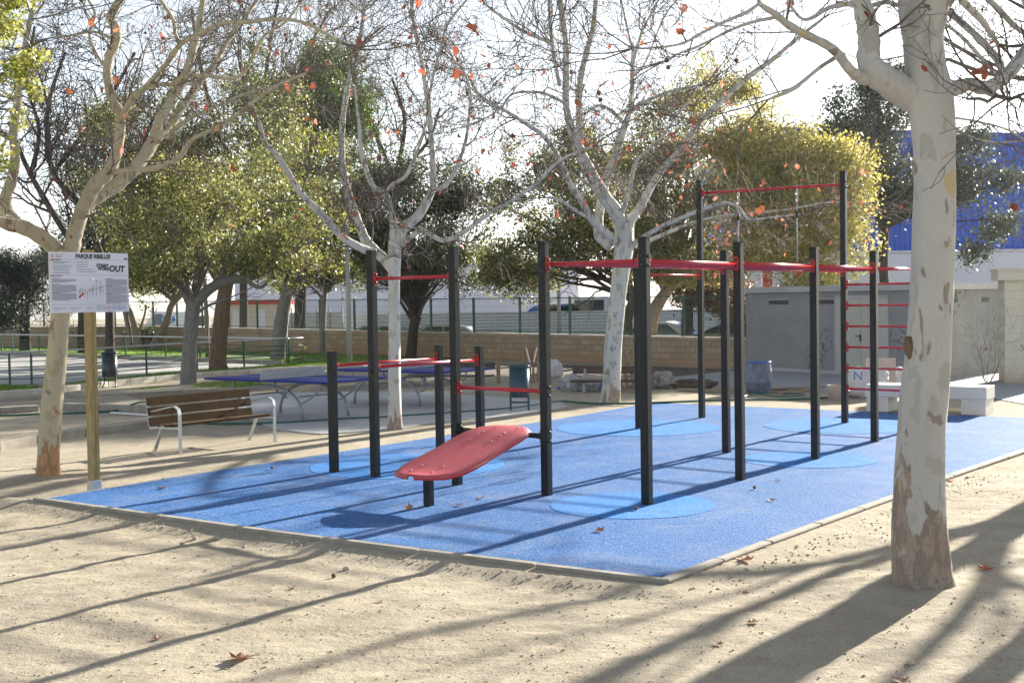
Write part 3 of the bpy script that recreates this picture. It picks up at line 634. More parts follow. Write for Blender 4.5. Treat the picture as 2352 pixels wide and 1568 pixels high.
# ------------------------------------------------------------------ ping-pong tables
def tt(al, ac, label):
    t = empty('ping_pong_table', AL(al, ac, .02), PSI+radians(1), label, 'ping-pong table', 'outdoor ping-pong tables'); Lh, Wh, h = 1.60, .81, .74
    MB().box(-Wh, Wh, .004, Lh, h-.035, h, .006).box(-Wh, Wh, -Lh, -.004, h-.035, h, .006).build('table_top', M['tt_top'], t)
    MB().box(-.012, .012, -Lh+.03, Lh-.03, h, h+.0012).build('centre_line', M['white'], t)
    nm = MB(); pr = [(-Wh-.05, 0), (-Wh-.05, .11), (-Wh+.02, .165), (Wh-.02, .165), (Wh+.05, .11), (Wh+.05, 0)]
    V = [(x, y, h+z) for y in (-.012, .012) for x, z in pr]; nm.add(V, [(0, 1, 2, 3, 4, 5), (11, 10, 9, 8, 7, 6)]+[(k, 6+k, 6+(k+1) % 6, (k+1) % 6) for k in range(6)])
    net = nm.build('net_plate', M['tt_metal'], t); mo = MB()
    for k in range(4):
        for q_ in range(3):
            cx_ = -.54+.36*k+(q_-1)*.065; mo.tube([(cx_+.026*cos(a), -.014, h+.085+.03*sin(a)) for a in np.linspace(0, 2*pi, 11)], .005, 4, False)
    mo.build('motif', M['cream'], net)
    for x in (-.5, .5):
        for sgn in (1,):
            pts = []; 
            for k in range(15):
                a = pi*k/14; pts.append((x, -.90*cos(a)+(.20 if x < 0 else -.02), .60*sin(a)**.75))
            MB().tube(pts, .030, 10).build('leg', M['tt_metal'], t, True)
        for y in (-1, 1): MB().tube(smooth_path([(x, y*.70, .30), (x, y*.98, .44), (x, y*1.12, .56), (x, y*1.13, .71)], [.018]*4)[0], .018, 8).build('strut', M['tt_metal'], t, True)
        MB().tube([(x, .0, .58), (x, .0, .71)], .018, 8).build('strut', M['tt_metal'], t, True)
    MB().tube([(-.5, -.62, .42), (.5, -.62, .42)], .016, 8).tube([(-.5, .62, .42), (.5, .62, .42)], .016, 8).tube([(-Wh+.05, -1.13, .70), (Wh-.05, -1.13, .70)], .018, 8).tube([(-Wh+.05, 1.13, .70), (Wh-.05, 1.13, .70)], .018, 8).build('cross_bar', M['tt_metal'], t, True)
tt(17.3, 17.7, 'blue ping-pong table directly behind the slatted timber bench')
tt(20.55, 17.6, 'blue ping-pong table behind the other, in front of the dark brown bench')
# ------------------------------------------------------------------ litter bins
def bin_(x, y, Y0, r, z0, z1, mat, label, rz, legs='straight'):
    t = empty('litter_bin', (x, y, 0), rz, label, 'litter bin')
    MB().lathe([(0, z0), (r*.97, z0), (r, z0+.01), (r, z1), (r*.94, z1), (r*.92, z0+.03), (0, z0+.03)], 24).build('drum', mat, t, True)
    MB().lathe([(r, z1-.035), (r+.016, z1-.03), (r+.018, z1), (r+.01, z1+.012), (r-.01, z1+.012), (r-.012, z1-.02)], 24).build('rim', mat, t, True)
    for s in (-1, 1):
        m = MB()
        if legs == 'straight': m.box(s*(r-.02)-.02, s*(r-.02)+.02, -.02, .02, 0, z0+.35)
        else: m.tube(smooth_path([(s*(r-.05)+s*.03, -.12, .01), (s*(r-.05), -.02, .10), (s*(r-.05), 0, .22), (s*(r-.05), r*.4, z0+.02)], [.018]*4)[0], .018, 6).box(s*(r-.05)-.06, s*(r-.05)+.06, -.14, .04, 0, .012)
        m.build('leg', mat, t)
    MB().box(-r+.04, r-.04, -.015, .015, z0-.12, z0-.085).build('cross_bar', mat, t)
bin_(.13, 24.85, 0, .195, .285, .89, M['bin_teal'], 'dark teal litter bin on two legs by the far corner of the pale slab', radians(-4))
g = G(253, 889); bin_(g[0], g[1], 0, .2, .28, .935, M['bin_dark'], 'dark grey litter bin on splayed feet in front of the railing', radians(4), 'bent')
# ------------------------------------------------------------------ dark slatted benches
def slat_bench(px0, px1, py, label, zb=.58):
    a = G(px0, py)[:2]; b = G(px1, py)[:2]; loc, rz, L = frame(a, b); c = (a+b)/2; t = empty('slatted_bench', (c[0], c[1], 0), rz, label, 'bench', 'dark slatted benches')
    MB().box(-L/2, L/2, .22, .26, zb-.17, zb, .01).build('backrest', M['dark_wood'], t)
    MB().box(-L/2, L/2, -.2, .2, .235, .28, .01).build('seat', M['dark_wood'], t)
    for x in (-L/2+.3, L/2-.3): MB().box(x-.035, x+.035, -.03, .03, 0, .235).box(x-.03, x+.03, .185, .222, .0, zb-.05).box(x-.03, x+.03, -.03, .2, .195, .235).build('leg', M['tt_metal'], t)
slat_bench(1312, 1502, 900, 'dark brown slatted bench behind the middle plane tree, beside the leaning pallet')
slat_bench(945, 1133, 886, 'dark brown slatted bench behind the further ping-pong table')
# ------------------------------------------------------------------ white stone bench
a, b, c = G(1987, 944)[:2], G(2266, 954)[:2], G(2292, 946)[:2]; loc, rz, L = frame(a, b); dp = .62
t = empty('stone_bench', loc, rz, 'solid white block bench with two wide legs behind the near tree', 'bench')
MB().box(0, L, 0, dp, .27, .50, .012).build('seat', M['white_stone'], t)
for x0, x1 in ((0.02, .42), (L-.44, L-.02)): MB().box(x0, x1, .02, dp-.02, 0, .27).build('leg', M['white_stone'], t)
# ------------------------------------------------------------------ grey utility building
pbl, pbc, pbr = G(1714, 847)[:2], G(2130, 871)[:2], G(2312, 853.5)[:2]
t = empty('utility_building', (*pbl, 0), math.atan2(*(pbc-pbl)[::-1]), 'low grey rendered building with a flat concrete roof and a cream double door', 'building')
Ri = Matrix.Rotation(-t.rotation_euler[2], 2)
tl = lambda p: np.array(Ri @ Vector(p-pbl))
q1, q2 = tl(pbc), tl(pbr); q3 = q2-q1+np.array([0, 0.]); q3 = np.array([q3[0], q3[1]])+np.array([0., 0.])
HB = 2.26
MB().prism([(0, 0), tuple(q1), tuple(q2), tuple(q2-q1)], 0, HB).build('wall', M['render_grey'], t)
def grow_poly(P_, d):
    c = np.mean(P_, axis=0); return [tuple(np.array(p)+(np.array(p)-c)/np.linalg.norm(np.array(p)-c)*d) for p in P_]
MB().prism(grow_poly([(0, 0), tuple(q1), tuple(q2), tuple(q2-q1)], .22), HB+.001, HB+.16).build('roof', M['roof_conc'], t)
LW = q1[0]
def px_to_u(px, py=850):   # where a pixel column meets the long face
    d = ray(px, py)[:2]; A = np.array([[d[0], -(pbc-pbl)[0]], [d[1], -(pbc-pbl)[1]]]); s = np.linalg.solve(A, pbl)[1]; return s*np.hypot(*(pbc-pbl))
u0, u1 = px_to_u(1924), px_to_u(2037)
d_ = MB().box(u0, u0+(u1-u0)/2-.008, -.02, .0, .05, 2.05).box(u0+(u1-u0)/2+.008, u1, -.02, 0, .05, 2.05).build('door', M['door'], t)
MB().box(u0-.08, u0, -.03, .0, 0, 2.12).box(u1, u1+.08, -.03, 0, 0, 2.12).box(u0-.08, u1+.08, -.03, 0, 2.055, 2.14).build('frame', M['roof_conc'], d_)
uh = px_to_u(1978); MB().box(uh-.02, uh+.02, -.04, -.02, .92, 1.10).box(uh-.14, uh+.01, -.07, -.05, 1.04, 1.065).build('handle', M['black'], d_)
for pa, pb in ((1768, 1812), (1877, 1918)):
    a_, b_ = px_to_u(pa), px_to_u(pb); v = MB().box(a_, b_, -.012, 0, 1.92, 2.04).build('vent', M['black'], t); MB().box(a_-.03, b_+.03, -.02, 0, 2.042, 2.065).build('frame', M['roof_conc'], v)
e2 = (q2-q1); L2 = np.hypot(*e2); e2 = e2/L2; ang2 = math.atan2(e2[1], e2[0])
for f in (.32, .72):
    Mx = Matrix.Translation((q1[0], q1[1], 0)) @ Matrix.Rotation(ang2, 4, 'Z'); v = MB().box(L2*f-.18, L2*f+.18, -.012, 0, 1.92, 2.04, M=Mx).build('vent', M['black'], t)
MB().box(-.0, LW, -.05, -.001, 0, .09).build('plinth', M['roof_conc'], t)
# cream block building at the right edge
g = G(2308, 881)[:2]
t = empty('block_building', (*g, 0), radians(-14), 'cream block building with a moulded cap at the far right edge', 'building')
MB().box(0, .72, 0, 1.2, 0, 2.45).build('pillar', M['cream_block'], t); MB().box(.72, 1.5, .35, 1.2, 0, 2.45).build('wall', M['cream_block'], t)
MB().box(-.16, 1.6, -.16, 1.3, 2.45, 2.68).box(-.20, 1.64, -.20, 1.35, 2.682, 2.73).build('cap', M['cream'], t); MB().box(.8, 1.45, .33, .348, 0, 2.1).build('door', M['tt_metal'], t)
# ------------------------------------------------------------------ buildings beyond the street
def facade(px0, px1, Y0, z1, depth, mat, name, part, label, z0=-.4, cat='building', split=None):
    a = P(px0, 700, Y0)[:2]; b = P(px1, 700, Y0)[:2]; t = empty(name, (a[0], Y0, 0), 0, label, cat); L = b[0]-a[0]
    return t, L
t, L = facade(1738, 2750, 75, 0, 0, None, 'warehouse', 'wall', 'large warehouse clad in ribbed blue metal above a white base, behind the grey building')
MB().box(0, L, 0, 25, -.4, 4.62).build('base_wall', M['whitewall'], t); m = MB(); m.add([(-.05, -.08, 4.62), (L, -.08, 4.62), (L, -.08, 11.0), (-.05, -.08, 12.0), (-.05, 25, 4.62), (L, 25, 4.62), (L, 25, 11.0), (-.05, 25, 12.0)], [(0, 1, 2, 3), (5, 4, 7, 6), (4, 0, 3, 7), (1, 5, 6, 2), (3, 2, 6, 7)]); m.build('cladding', M['blue_metal'], t)
MB().box(-.08, L, -.12, -.081, 4.56, 4.66).build('flashing', M['white'], t)
a = P(1763, 640, 68); t = tag(MB().box(a[0]-.25, a[0]+.25, 68, 68.5, -.35, 3.75).box(a[0]-.35, a[0]+.35, 67.9, 68.6, 3.75, 3.9).build('red_pillar', M['red']), 'slim red pillar rising behind the roof of the grey building', 'pillar')
t, L = facade(540, 1330, 112, 0, 0, None, 'industrial_hall', 'wall', 'long pale industrial hall beyond the street')
MB().box(0, L, 0, 20, -.4, 5.4).build('wall', M['hall'], t); MB().box(-.2, L+.2, -.3, 20.2, 5.4, 5.7).build('roof', M['roof_conc'], t)
t, L = facade(527, 655, 73, 0, 0, None, 'kiosk_building', 'wall', 'small cream building with a red band and grey doors beyond the fence')
MB().box(0, L, 0, 3, -.4, 2.12).build('wall', M['cream'], t); MB().box(-.05, L+.05, -.08, 3.1, 2.12, 2.38).build('roof', M['red'], t)
for f in (.05, .48, .8): MB().box(L*f, L*f+.5, -.03, 0, -.3, 1.8).build('door', M['hall'], t)
t, L = facade(640, 786, 60, 0, 0, None, 'metal_fence', 'panel', 'grey ribbed metal hoarding with posts at the left end of the street', cat='fence')
MB().box(0, L, 0, .05, -.35, 1.72).build('panel', M['hoarding'], t)
for k in range(6): MB().box(L*k/5-.03, L*k/5+.03, -.07, -.001, -.35, 1.95).build('post', M['tt_metal'], t)
t, L = facade(787, 1716, 61, 0, 0, None, 'metal_fence', 'panel', 'long pale ribbed metal hoarding lining the far side of the street', cat='fence')
MB().box(0, L, 0, .05, -.35, 1.54).build('panel', M['hoarding'], t); MB().box(0, L, -.02, .07, 1.541, 1.58).build('cap', M['white'], t)
for k in range(9): MB().box(L*k/8-.025, L*k/8+.025, -.06, -.001, -.35, 1.52).build('post', M['hall'], t)
for px, Y0, top, r, lb in ((802, 44.3, 545, .085, 'pale street lamp column standing beside the further ping-pong table'), (556, 66, 520, .07, 'thin pale lamp column in front of the small cream building'), (1285, 58, 560, .09, 'pale lamp column on the street behind the long fence')):
    a = P(px, 800, Y0); z1 = 6.5; t = empty('street_lamp', (a[0], Y0, -.35 if Y0 > 50 else 0), 0, lb, 'street lamp')
    MB().tube([(0, 0, 0), (0, 0, 2.0), (0, 0, z1)], [r*1.15, r, r*.7], 12).build('column', M['pole'], t, True); MB().box(-.12, .12, -.7, .1, z1, z1+.1, .02).build('lamp_head', M['pole'], t)
# ------------------------------------------------------------------ vehicles
def car(px, Y0, yaw, paint, label, Lc=4.2, Wc=1.75, Hc=1.48, van=False, name='parked_car'):
    a = P(px, 740, Y0); t = empty(name, (a[0], Y0, -.35), yaw, label, 'van' if van else 'car')
    if van: side = [(-2.3, .35), (-2.35, 1.0), (-2.3, 2.05), (.9, 2.1), (1.5, 1.35), (2.25, 1.05), (2.35, .6), (2.3, .3)]
    else: side = [(-2.05, .30), (-2.1, .62), (-2.02, .95), (-1.85, 1.02), (-1.5, 1.36), (-.9, Hc), (.15, Hc-.02), (.75, 1.18), (1.05, .98), (1.75, .88), (2.08, .70), (2.12, .35)]
    def shell(sd, w_, inset=.14, zc=.95):
        n = len(sd); V = []
        for y, k in ((-w_/2, 1), (-w_/2+.03, 0), (w_/2-.03, 0), (w_/2, 1)):
            for x, z in sd:
                yy = y; tz = max(0, (z-zc)/(Hc-zc)); yy = y*(1-inset*min(tz, 1.0)); V.append((x*(1-.01*k), yy, z-.012*k))
        F = [tuple(range(n)), tuple(range(4*n-1, 3*n-1, -1))]
        for r in range(3):
            for k in range(n): F.append((r*n+k, (r+1)*n+k, (r+1)*n+(k+1) % n, r*n+(k+1) % n))
        return V, F
    m = MB(); m.add(*shell(side, Wc)); b = m.build('body', paint, t)
    if van: win = [((.2, 1.3), (.85, 1.3), (.85, 1.95), (.2, 1.95))]; rw = (-2.36, 1.25, 1.8)
    else: win = [((-1.55, .98), (-.55, .98), (-.55, 1.38), (-.98, 1.38)), ((-.48, .98), (.82, .98), (.22, 1.38), (-.48, 1.38))]; rw = None
    for s in (-1, 1):
        for wq in win:
            mm_ = MB(); V = []
            for x, z in wq: tz = max(0, (z-.95)/(Hc-.95)); V.append((x, s*((Wc/2)*(1-.14*min(tz, 1.0))+.006), z))
            mm_.add(V, [(0, 1, 2, 3) if s < 0 else (3, 2, 1, 0)]); mm_.build('side_window', M['glass'], t)
        m_ = MB(); m_.box(-2.11, -1.86, s*(Wc/2-.12)-.12, s*(Wc/2-.12)+.125, .78, .93, .02); m_.build('tail_light', M['lamp_red'], t)
        for x in (-1.3, 1.3):
            wq = MB().tube([(x, s*(Wc/2-.2), .31), (x, s*(Wc/2+.005), .31)], .31, 18).build('wheel', M['tyre'], t); MB().tube([(x, s*(Wc/2+.003), .31), (x, s*(Wc/2+.012), .31)], .19, 12).build('rim', M['alu'], wq)
    mm_ = MB()
    if van: mm_.box(-2.37, -2.352, -.6, .6, 1.2, 1.8)
    else: mm_.add([(-1.875, -.62, 1.03), (-1.875, .62, 1.03), (-1.52, .54, 1.365), (-1.52, -.54, 1.365)], [(3, 2, 1, 0)])
    mm_.build('rear_window', M['glass'], t)
    if not van: mm_ = MB(); mm_.add([(.80, -.66, 1.19), (.80, .66, 1.19), (.22, .60, 1.46), (.22, -.60, 1.46)], [(0, 1, 2, 3)]); mm_.build('windscreen', M['glass'], t)
car(1493, 56, pi-radians(24), M['car_white'], 'white hatchback parked behind the fence right of the middle plane tree')
car(1000, 57, pi-radians(8), M['car_silver'], 'silver car whose roof shows above the wall behind the further ping-pong table')
car(852, 59, pi-radians(4), M['car_silver'], 'pale car just showing above the wall beside the lamp column', Hc=1.44)
car(1672, 54, pi-radians(14), M['car_dark'], 'dark car behind the fence next to the grey building', Hc=1.40)
car(398, 82, pi-radians(25), M['car_white'], 'white van with a red tail light beyond the fence at the left', van=True, name='parked_van', Hc=2.1)
a = P(1358, 700, 76); t = empty('truck', (a[0], 76, -.35), 0, 'white truck cab with a dark windscreen showing over the metal hoarding', 'truck')
MB().box(-1.15, 1.15, 0, 2.0, .5, 2.62, .12).build('cab', M['car_white'], t); MB().box(-.98, .75, -.03, -.002, 1.72, 2.42, .01).build('windscreen', M['glass'], t); MB().box(-1.1, 2.4, 2.05, 7, .9, 2.1).build('load_bed', M['car_white'], t)
for s in (-1, 1):
    MB().tube([(s*1.0-.15, .9, .45), (s*1.0+.15, .9, .45)], .45, 16).build('wheel', M['tyre'], t); MB().box(s*1.3-.08, s*1.3+.08, -.05, .05, 1.75, 2.2).build('mirror', M['black'], t)
for k, (px, mt, lb) in enumerate(((1246, 'blue_plastic', 'blue'), (1276, 'old_wood', 'brown'), (1303, 'blue_plastic', 'blue'), (1325, 'old_wood', 'brown'))):
    a = P(px, 715, 66); m = MB(); m.tube([(a[0]-.05, 66+q_, .9+.02*k) for q_ in (0, 1.4)], .98, 20)
    tag(m.build('cable_drum', M[mt]), 'rounded %s drum showing over the hoarding, %s' % (lb, ('leftmost of four', 'second from the left', 'third from the left', 'next to the truck cab')[k]), 'drum', 'rounded drums behind the hoarding')
a = P(381, 728, 74)
for k, dx in enumerate((-.08, .22)):
    t = empty('road_sign', (a[0]+dx, 74+.4*k, -.35), 0, ('round blue road sign, the front one beyond the left fence', 'round blue road sign standing just behind another one')[k], 'road sign', 'round blue road signs')
    MB().tube([(0, .04, 0), (0, .04, 2.0)], .035, 8).build('pole', M['pole'], t); MB().tube([(0, 0, 1.68), (0, .03, 1.68)], .23, 24).build('disc', M['blue_sign'], t); MB().tube([(.13*cos(q_), -.008, 1.68+.13*sin(q_)) for q_ in np.linspace(.3, 5.6, 16)], .022, 5).build('arrow', M['white'], t)
# ------------------------------------------------------------------ works debris
g = G(1456, 893); t = empty('pallet', g, radians(8), 'wooden pallet leaning on its edge behind the dark bench', 'pallet')
Mx = Matrix.Rotation(radians(-14), 4, 'X') @ Matrix.Rotation(radians(-8), 4, 'Y')
for k in range(7): MB().box(-.5+k*.158, -.5+k*.158+.085, -.022, 0, 0, 1.0, M=Mx).build('board', M['old_wood'], t)
for z in (.03, .46, .88): MB().box(-.5, .53, .002, .09, z, z+.08, M=Mx).build('stringer', M['old_wood'], t)
for px, py, h, lb in ((1145, 880, .98, 'rough wooden stake standing alone between two bins of rubble and the bench'),):
    g = G(px, py); tag(MB().box(g[0]-.05, g[0]+.05, g[1]-.03, g[1]+.03, 0, h, .008).build('wooden_stake', M['old_wood']), 'rough wooden stake standing alone left of the teal litter bin', 'stake')
g = G(1222, 878); t = empty('stake_fence', g, 0, 'bundle of upright wooden stakes tied with red and white tape behind the teal bin', 'barrier')
for k in range(6): MB().box(-.28+k*.10, -.22+k*.10, -.02+.02*(k % 2), .01+.02*(k % 2), 0, .98+.05*random.random(), M=Matrix.Rotation(radians(random.uniform(-3, 3)), 4, 'Y')).build('stake', M['old_wood'], t)
MB().box(-.32, .32, -.05, -.02, .90, 1.0).build('cross_rail', M['old_wood'], t)
for k in range(9): MB().box(.31, .36, -.09, -.085, .05+k*.095, .05+k*.095+.095, M=Matrix.Rotation(radians(4-k*.4), 4, 'Y')).build('tape', M['red' if k % 2 else 'white'], t)
for k in range(3): MB().box(-.02, .02, -.06, -.055, -.3, .1, M=Matrix.Translation((-.12+.12*k, 0, .82)) @ Matrix.Rotation(radians(-14+14*k), 4, 'Y')).build('tape', M['red' if k % 2 else 'white'], t)
def lump(c, r, sq, mat, name, label, cat, seed, amp=.14, n=44, par=None):
    m = MB(); m.ball((0, 0, 0), 1, n, (1, 1, 1)); V = np.array(m.V); k = 3.1
    nn = vnoise(V[:, 0]*k+7, V[:, 1]*k+V[:, 2]*2.1, seed)+.5*vnoise(V[:, 0]*8, V[:, 2]*8+V[:, 1]*6, seed+1)
    rid = np.abs(vnoise(V[:, 0]*6+V[:, 1]*4, V[:, 2]*7-V[:, 1]*3, seed+2))+.6*np.abs(vnoise(V[:, 0]*13, V[:, 2]*12+V[:, 1]*9, seed+3)); V = V*(1+amp*2*nn-amp*1.1*(rid-.25))[:, None]; V = np.sign(V)*np.abs(V)**.8; V = V*np.array(sq)*r; V[:, 2] = np.maximum(V[:, 2], -r*sq[2]*.75)+r*sq[2]*.75
    o = mesh_obj(name, [tuple(v) for v in V], m.F, mat, par, True)
    if par is None: o.location = c; tag(o, label, cat)
    return o
lump(G(1264, 866), .36, (.95, .7, .78), M['sack'], 'rubble_sack', 'bulging white sack right behind the exercise post by the block wall', 'sack', 31)
g = G(1992, 912); lump(g, .5, (.95, .75, .72), M['sack'], 'builders_sack', 'white builders sack printed with blue and red lines behind the white block bench', 'sack', 35)
text('N', g[0]-.42, .40, .26, M['ink_blue'], None, y=g[1]-.46, name='sack_letter'); 
o = bpy.data.objects['sack_letter']; sk = [q for q in bpy.data.objects if q.name == 'builders_sack'][0]; o.parent = sk; o.location = (-g[0], -g[1], 0)
lump(G(2052, 905), .42, (.8, .7, .78), M['sack'], 'builders_sack', 'white builders sack leaning behind the upright board', 'sack', 39)
g = G(2022, 908); tag(MB().box(g[0]-.33, g[0]+.31, g[1]-.1, g[1]-.055, 0, .80, .01).build('plaster_board', M['plaster']), 'pinkish board standing upright in front of the white sacks', 'board')
g = G(1923, 918); t = empty('bucket', g, 0, 'dusty pinkish bucket on the sand left of the white sacks', 'bucket'); MB().lathe([(0, 0), (.17, 0), (.20, .30), (.205, .31), (.185, .31), (.155, .02), (0, .02)], 20).build('pail', M['plaster'], t, True); MB().tube([(.2*cos(q_), -.01, .30+.05*sin(q_)) for q_ in np.linspace(0, -pi, 9)], .006, 5).build('handle', M['alu'], t)
g = G(1742, 901); t = empty('drum', g, 0, 'dirty blue plastic drum against the corner of the grey building', 'drum'); MB().lathe([(0, 0), (.25, 0), (.27, .03), (.305, .22), (.315, .24), (.30, .26), (.31, .45), (.30, .50), (.275, .66), (.28, .68), (.26, .69), (.25, .66), (0, .64)], 24).build('barrel', M['drum'], t, True); MB().lathe([(.262, .66), (.285, .665), (.285, .70), (.262, .70)], 24).build('rim', M['ink_blue'], t, True)
lump(G(1318, 897), .30, (1.1, .6, .68), M['plastic'], 'plastic_sheet', 'crumpled white plastic sheeting under the left end of the dark bench', 'plastic sheet', 51, .34, 56)
lump(G(1365, 897), .24, (1.5, .5, .42), M['plastic'], 'plastic_sheet', 'torn pale plastic heaped under the middle of the dark bench', 'plastic sheet', 55, .34, 56)
lump(G(1527, 892), .34, (.9, .6, .60), M['plastic_grey'], 'tarpaulin_heap', 'grey crumpled tarpaulin heap at the right end of the dark bench', 'tarpaulin', 57, .36, 56)
lump(G(1590, 892), .24, (2.1, .8, .5), M['soil'], 'rubble_heap', 'low dirty heap of rags and rubble left of the blue drum', 'rubble', 61, .36, 56)
g = G(1313, 893); tag(MB().tube([(g[0]-.36, g[1]-.3, .03), (g[0]-.08, g[1]-.1, .17)], .03, 8).build('plastic_pipe', M['blue_plastic'], None, True), 'short blue pipe poking out of the white plastic', 'pipe')
g = G(1384, 896); tag(MB().tube([(g[0]-.10, g[1]-.25, .04), (g[0]+.04, g[1]-.1, .26)], .035, 8).build('plastic_pipe', M['blue_plastic'], None, True), 'short blue pipe leaning under the seat of the dark bench', 'pipe')
for p0, p1, w_, lb in (((1560, 898), (1700, 903), .22, 'flat grey plank lying on the sand in front of the rubble heap'), ((1765, 897), (1890, 893), .20, 'long pale plank on the paving right of the blue drum'), ((1790, 906), (1870, 899), .14, 'short plank lying aslant in front of the long pale plank')):
    a, b = G(*p0), G(*p1); tag(MB().beam((a[0], a[1], .045), (b[0], b[1], .055), w_, .035).build('plank', M['old_wood']), lb, 'plank')
# garden hoses
def hose(pts, label, r=.022):
    Q = [np.array([*G(p[0], p[1], p[2] if len(p) > 2 else .03)]) for p in pts]; q_, _ = smooth_path(Q, [r]*len(Q), 6)
    tag(MB().tube(q_, r, 8).build('garden_hose', M['hose'], None, True), label, 'hose')
hose([(-200, 957), (0, 954), (100, 950), (176, 948), (274, 942), (300, 930, .12), (325, 923, .2), (345, 926, .2), (362, 935, .1), (450, 968), (560, 972), (650, 970), (720, 966), (800, 961), (900, 956), (1050, 946), (1180, 936), (1262, 924), (1300, 921), (1345, 925), (1420, 927), (1600, 921), (1700, 918), (1800, 917), (1900, 913)], 'long dark green hose snaking from the left edge across the pale slab')
hose([(1700, 912), (1740, 905), (1790, 910), (1850, 906), (1780, 902), (1720, 904)], 'loose coil of green hose on the sand by the blue drum', .015)
# a strip of white edging on the sand
a, b = G(255, 947, .03), G(352, 953, .03); tag(MB().beam(a, b, .05, .03).build('white_batten', M['white']), 'thin white batten lying on the sand behind the timber bench', 'batten')
# ------------------------------------------------------------------ trees
def rot_about(v, ax, a):
    ax = ax/np.linalg.norm(ax); return v*cos(a)+np.cross(ax, v)*sin(a)+ax*(ax@v)*(1-cos(a))
def rnd_perp(d):
    r = RG.normal(size=3); r -= d*(r@d); return r/np.linalg.norm(r)
def grow(mb, p, d, L, r, lv, tips, up_=.10, kink=.30, nch=(3, 6), sides=4, mids=None, minr=.0022):
    n = 5 if lv > 0 else 4; pts = [p]; dd = d/np.linalg.norm(d)
    for k in range(n):
        dd = dd+RG.normal(size=3)*kink+np.array([0, 0, up_]); dd /= np.linalg.norm(dd); pts.append(pts[-1]+dd*(L/n))
    rr = np.maximum(np.linspace(r, r*.35, n+1), minr); mb.tube(pts, rr, sides if r > .008 else 3, False)
    tips.append((pts[-1], dd))
    if mids is not None: mids.append((pts[n//2], dd))
    if lv > 0:
        for c in range(RG.integers(*nch)):
            t = RG.uniform(.2, 1.0)*n; i = min(int(t), n-1); q = pts[i]+(pts[i+1]-pts[i])*(t-i); di = (pts[i+1]-pts[i]); di /= np.linalg.norm(di)
            cd = rot_about(di, rnd_perp(di), radians(RG.uniform(28, 65))); grow(mb, q, cd, L*RG.uniform(.45, .75), max(rr[i]*.62, minr), lv-1, tips, up_, kink, nch, sides, mids, minr)
LOBE = np.array([(0, -.42), (.22, -.32), (.46, -.20), (.38, .06), (.54, .30), (.26, .31), (.0, .60), (-.26, .31), (-.54, .30), (-.38, .06), (-.46, -.20), (-.22, -.32)])
def leaf_polys(C, size, hang=.5):
    n = len(C); a = RG.normal(size=(n, 3)); a[:, 2] += 2.2*hang; a /= np.linalg.norm(a, axis=1)[:, None]      # leaf long axis, hanging
    b = RG.normal(size=(n, 3)); b -= a*(a*b).sum(1)[:, None]; b /= np.linalg.norm(b, axis=1)[:, None]; nn = np.cross(a, b)
    s = (size*RG.uniform(.7, 1.2, n))[:, None]; V = np.zeros((n, 12, 3)); cz = RG.uniform(-.1, .8, n)[:, None]; w_ = RG.uniform(.25, .9, n)[:, None]
    for k, (u, v) in enumerate(LOBE): V[:, k] = C+s*(b*u*w_-a*(v+.3)+nn*cz*(abs(u)**1.3))
    return V
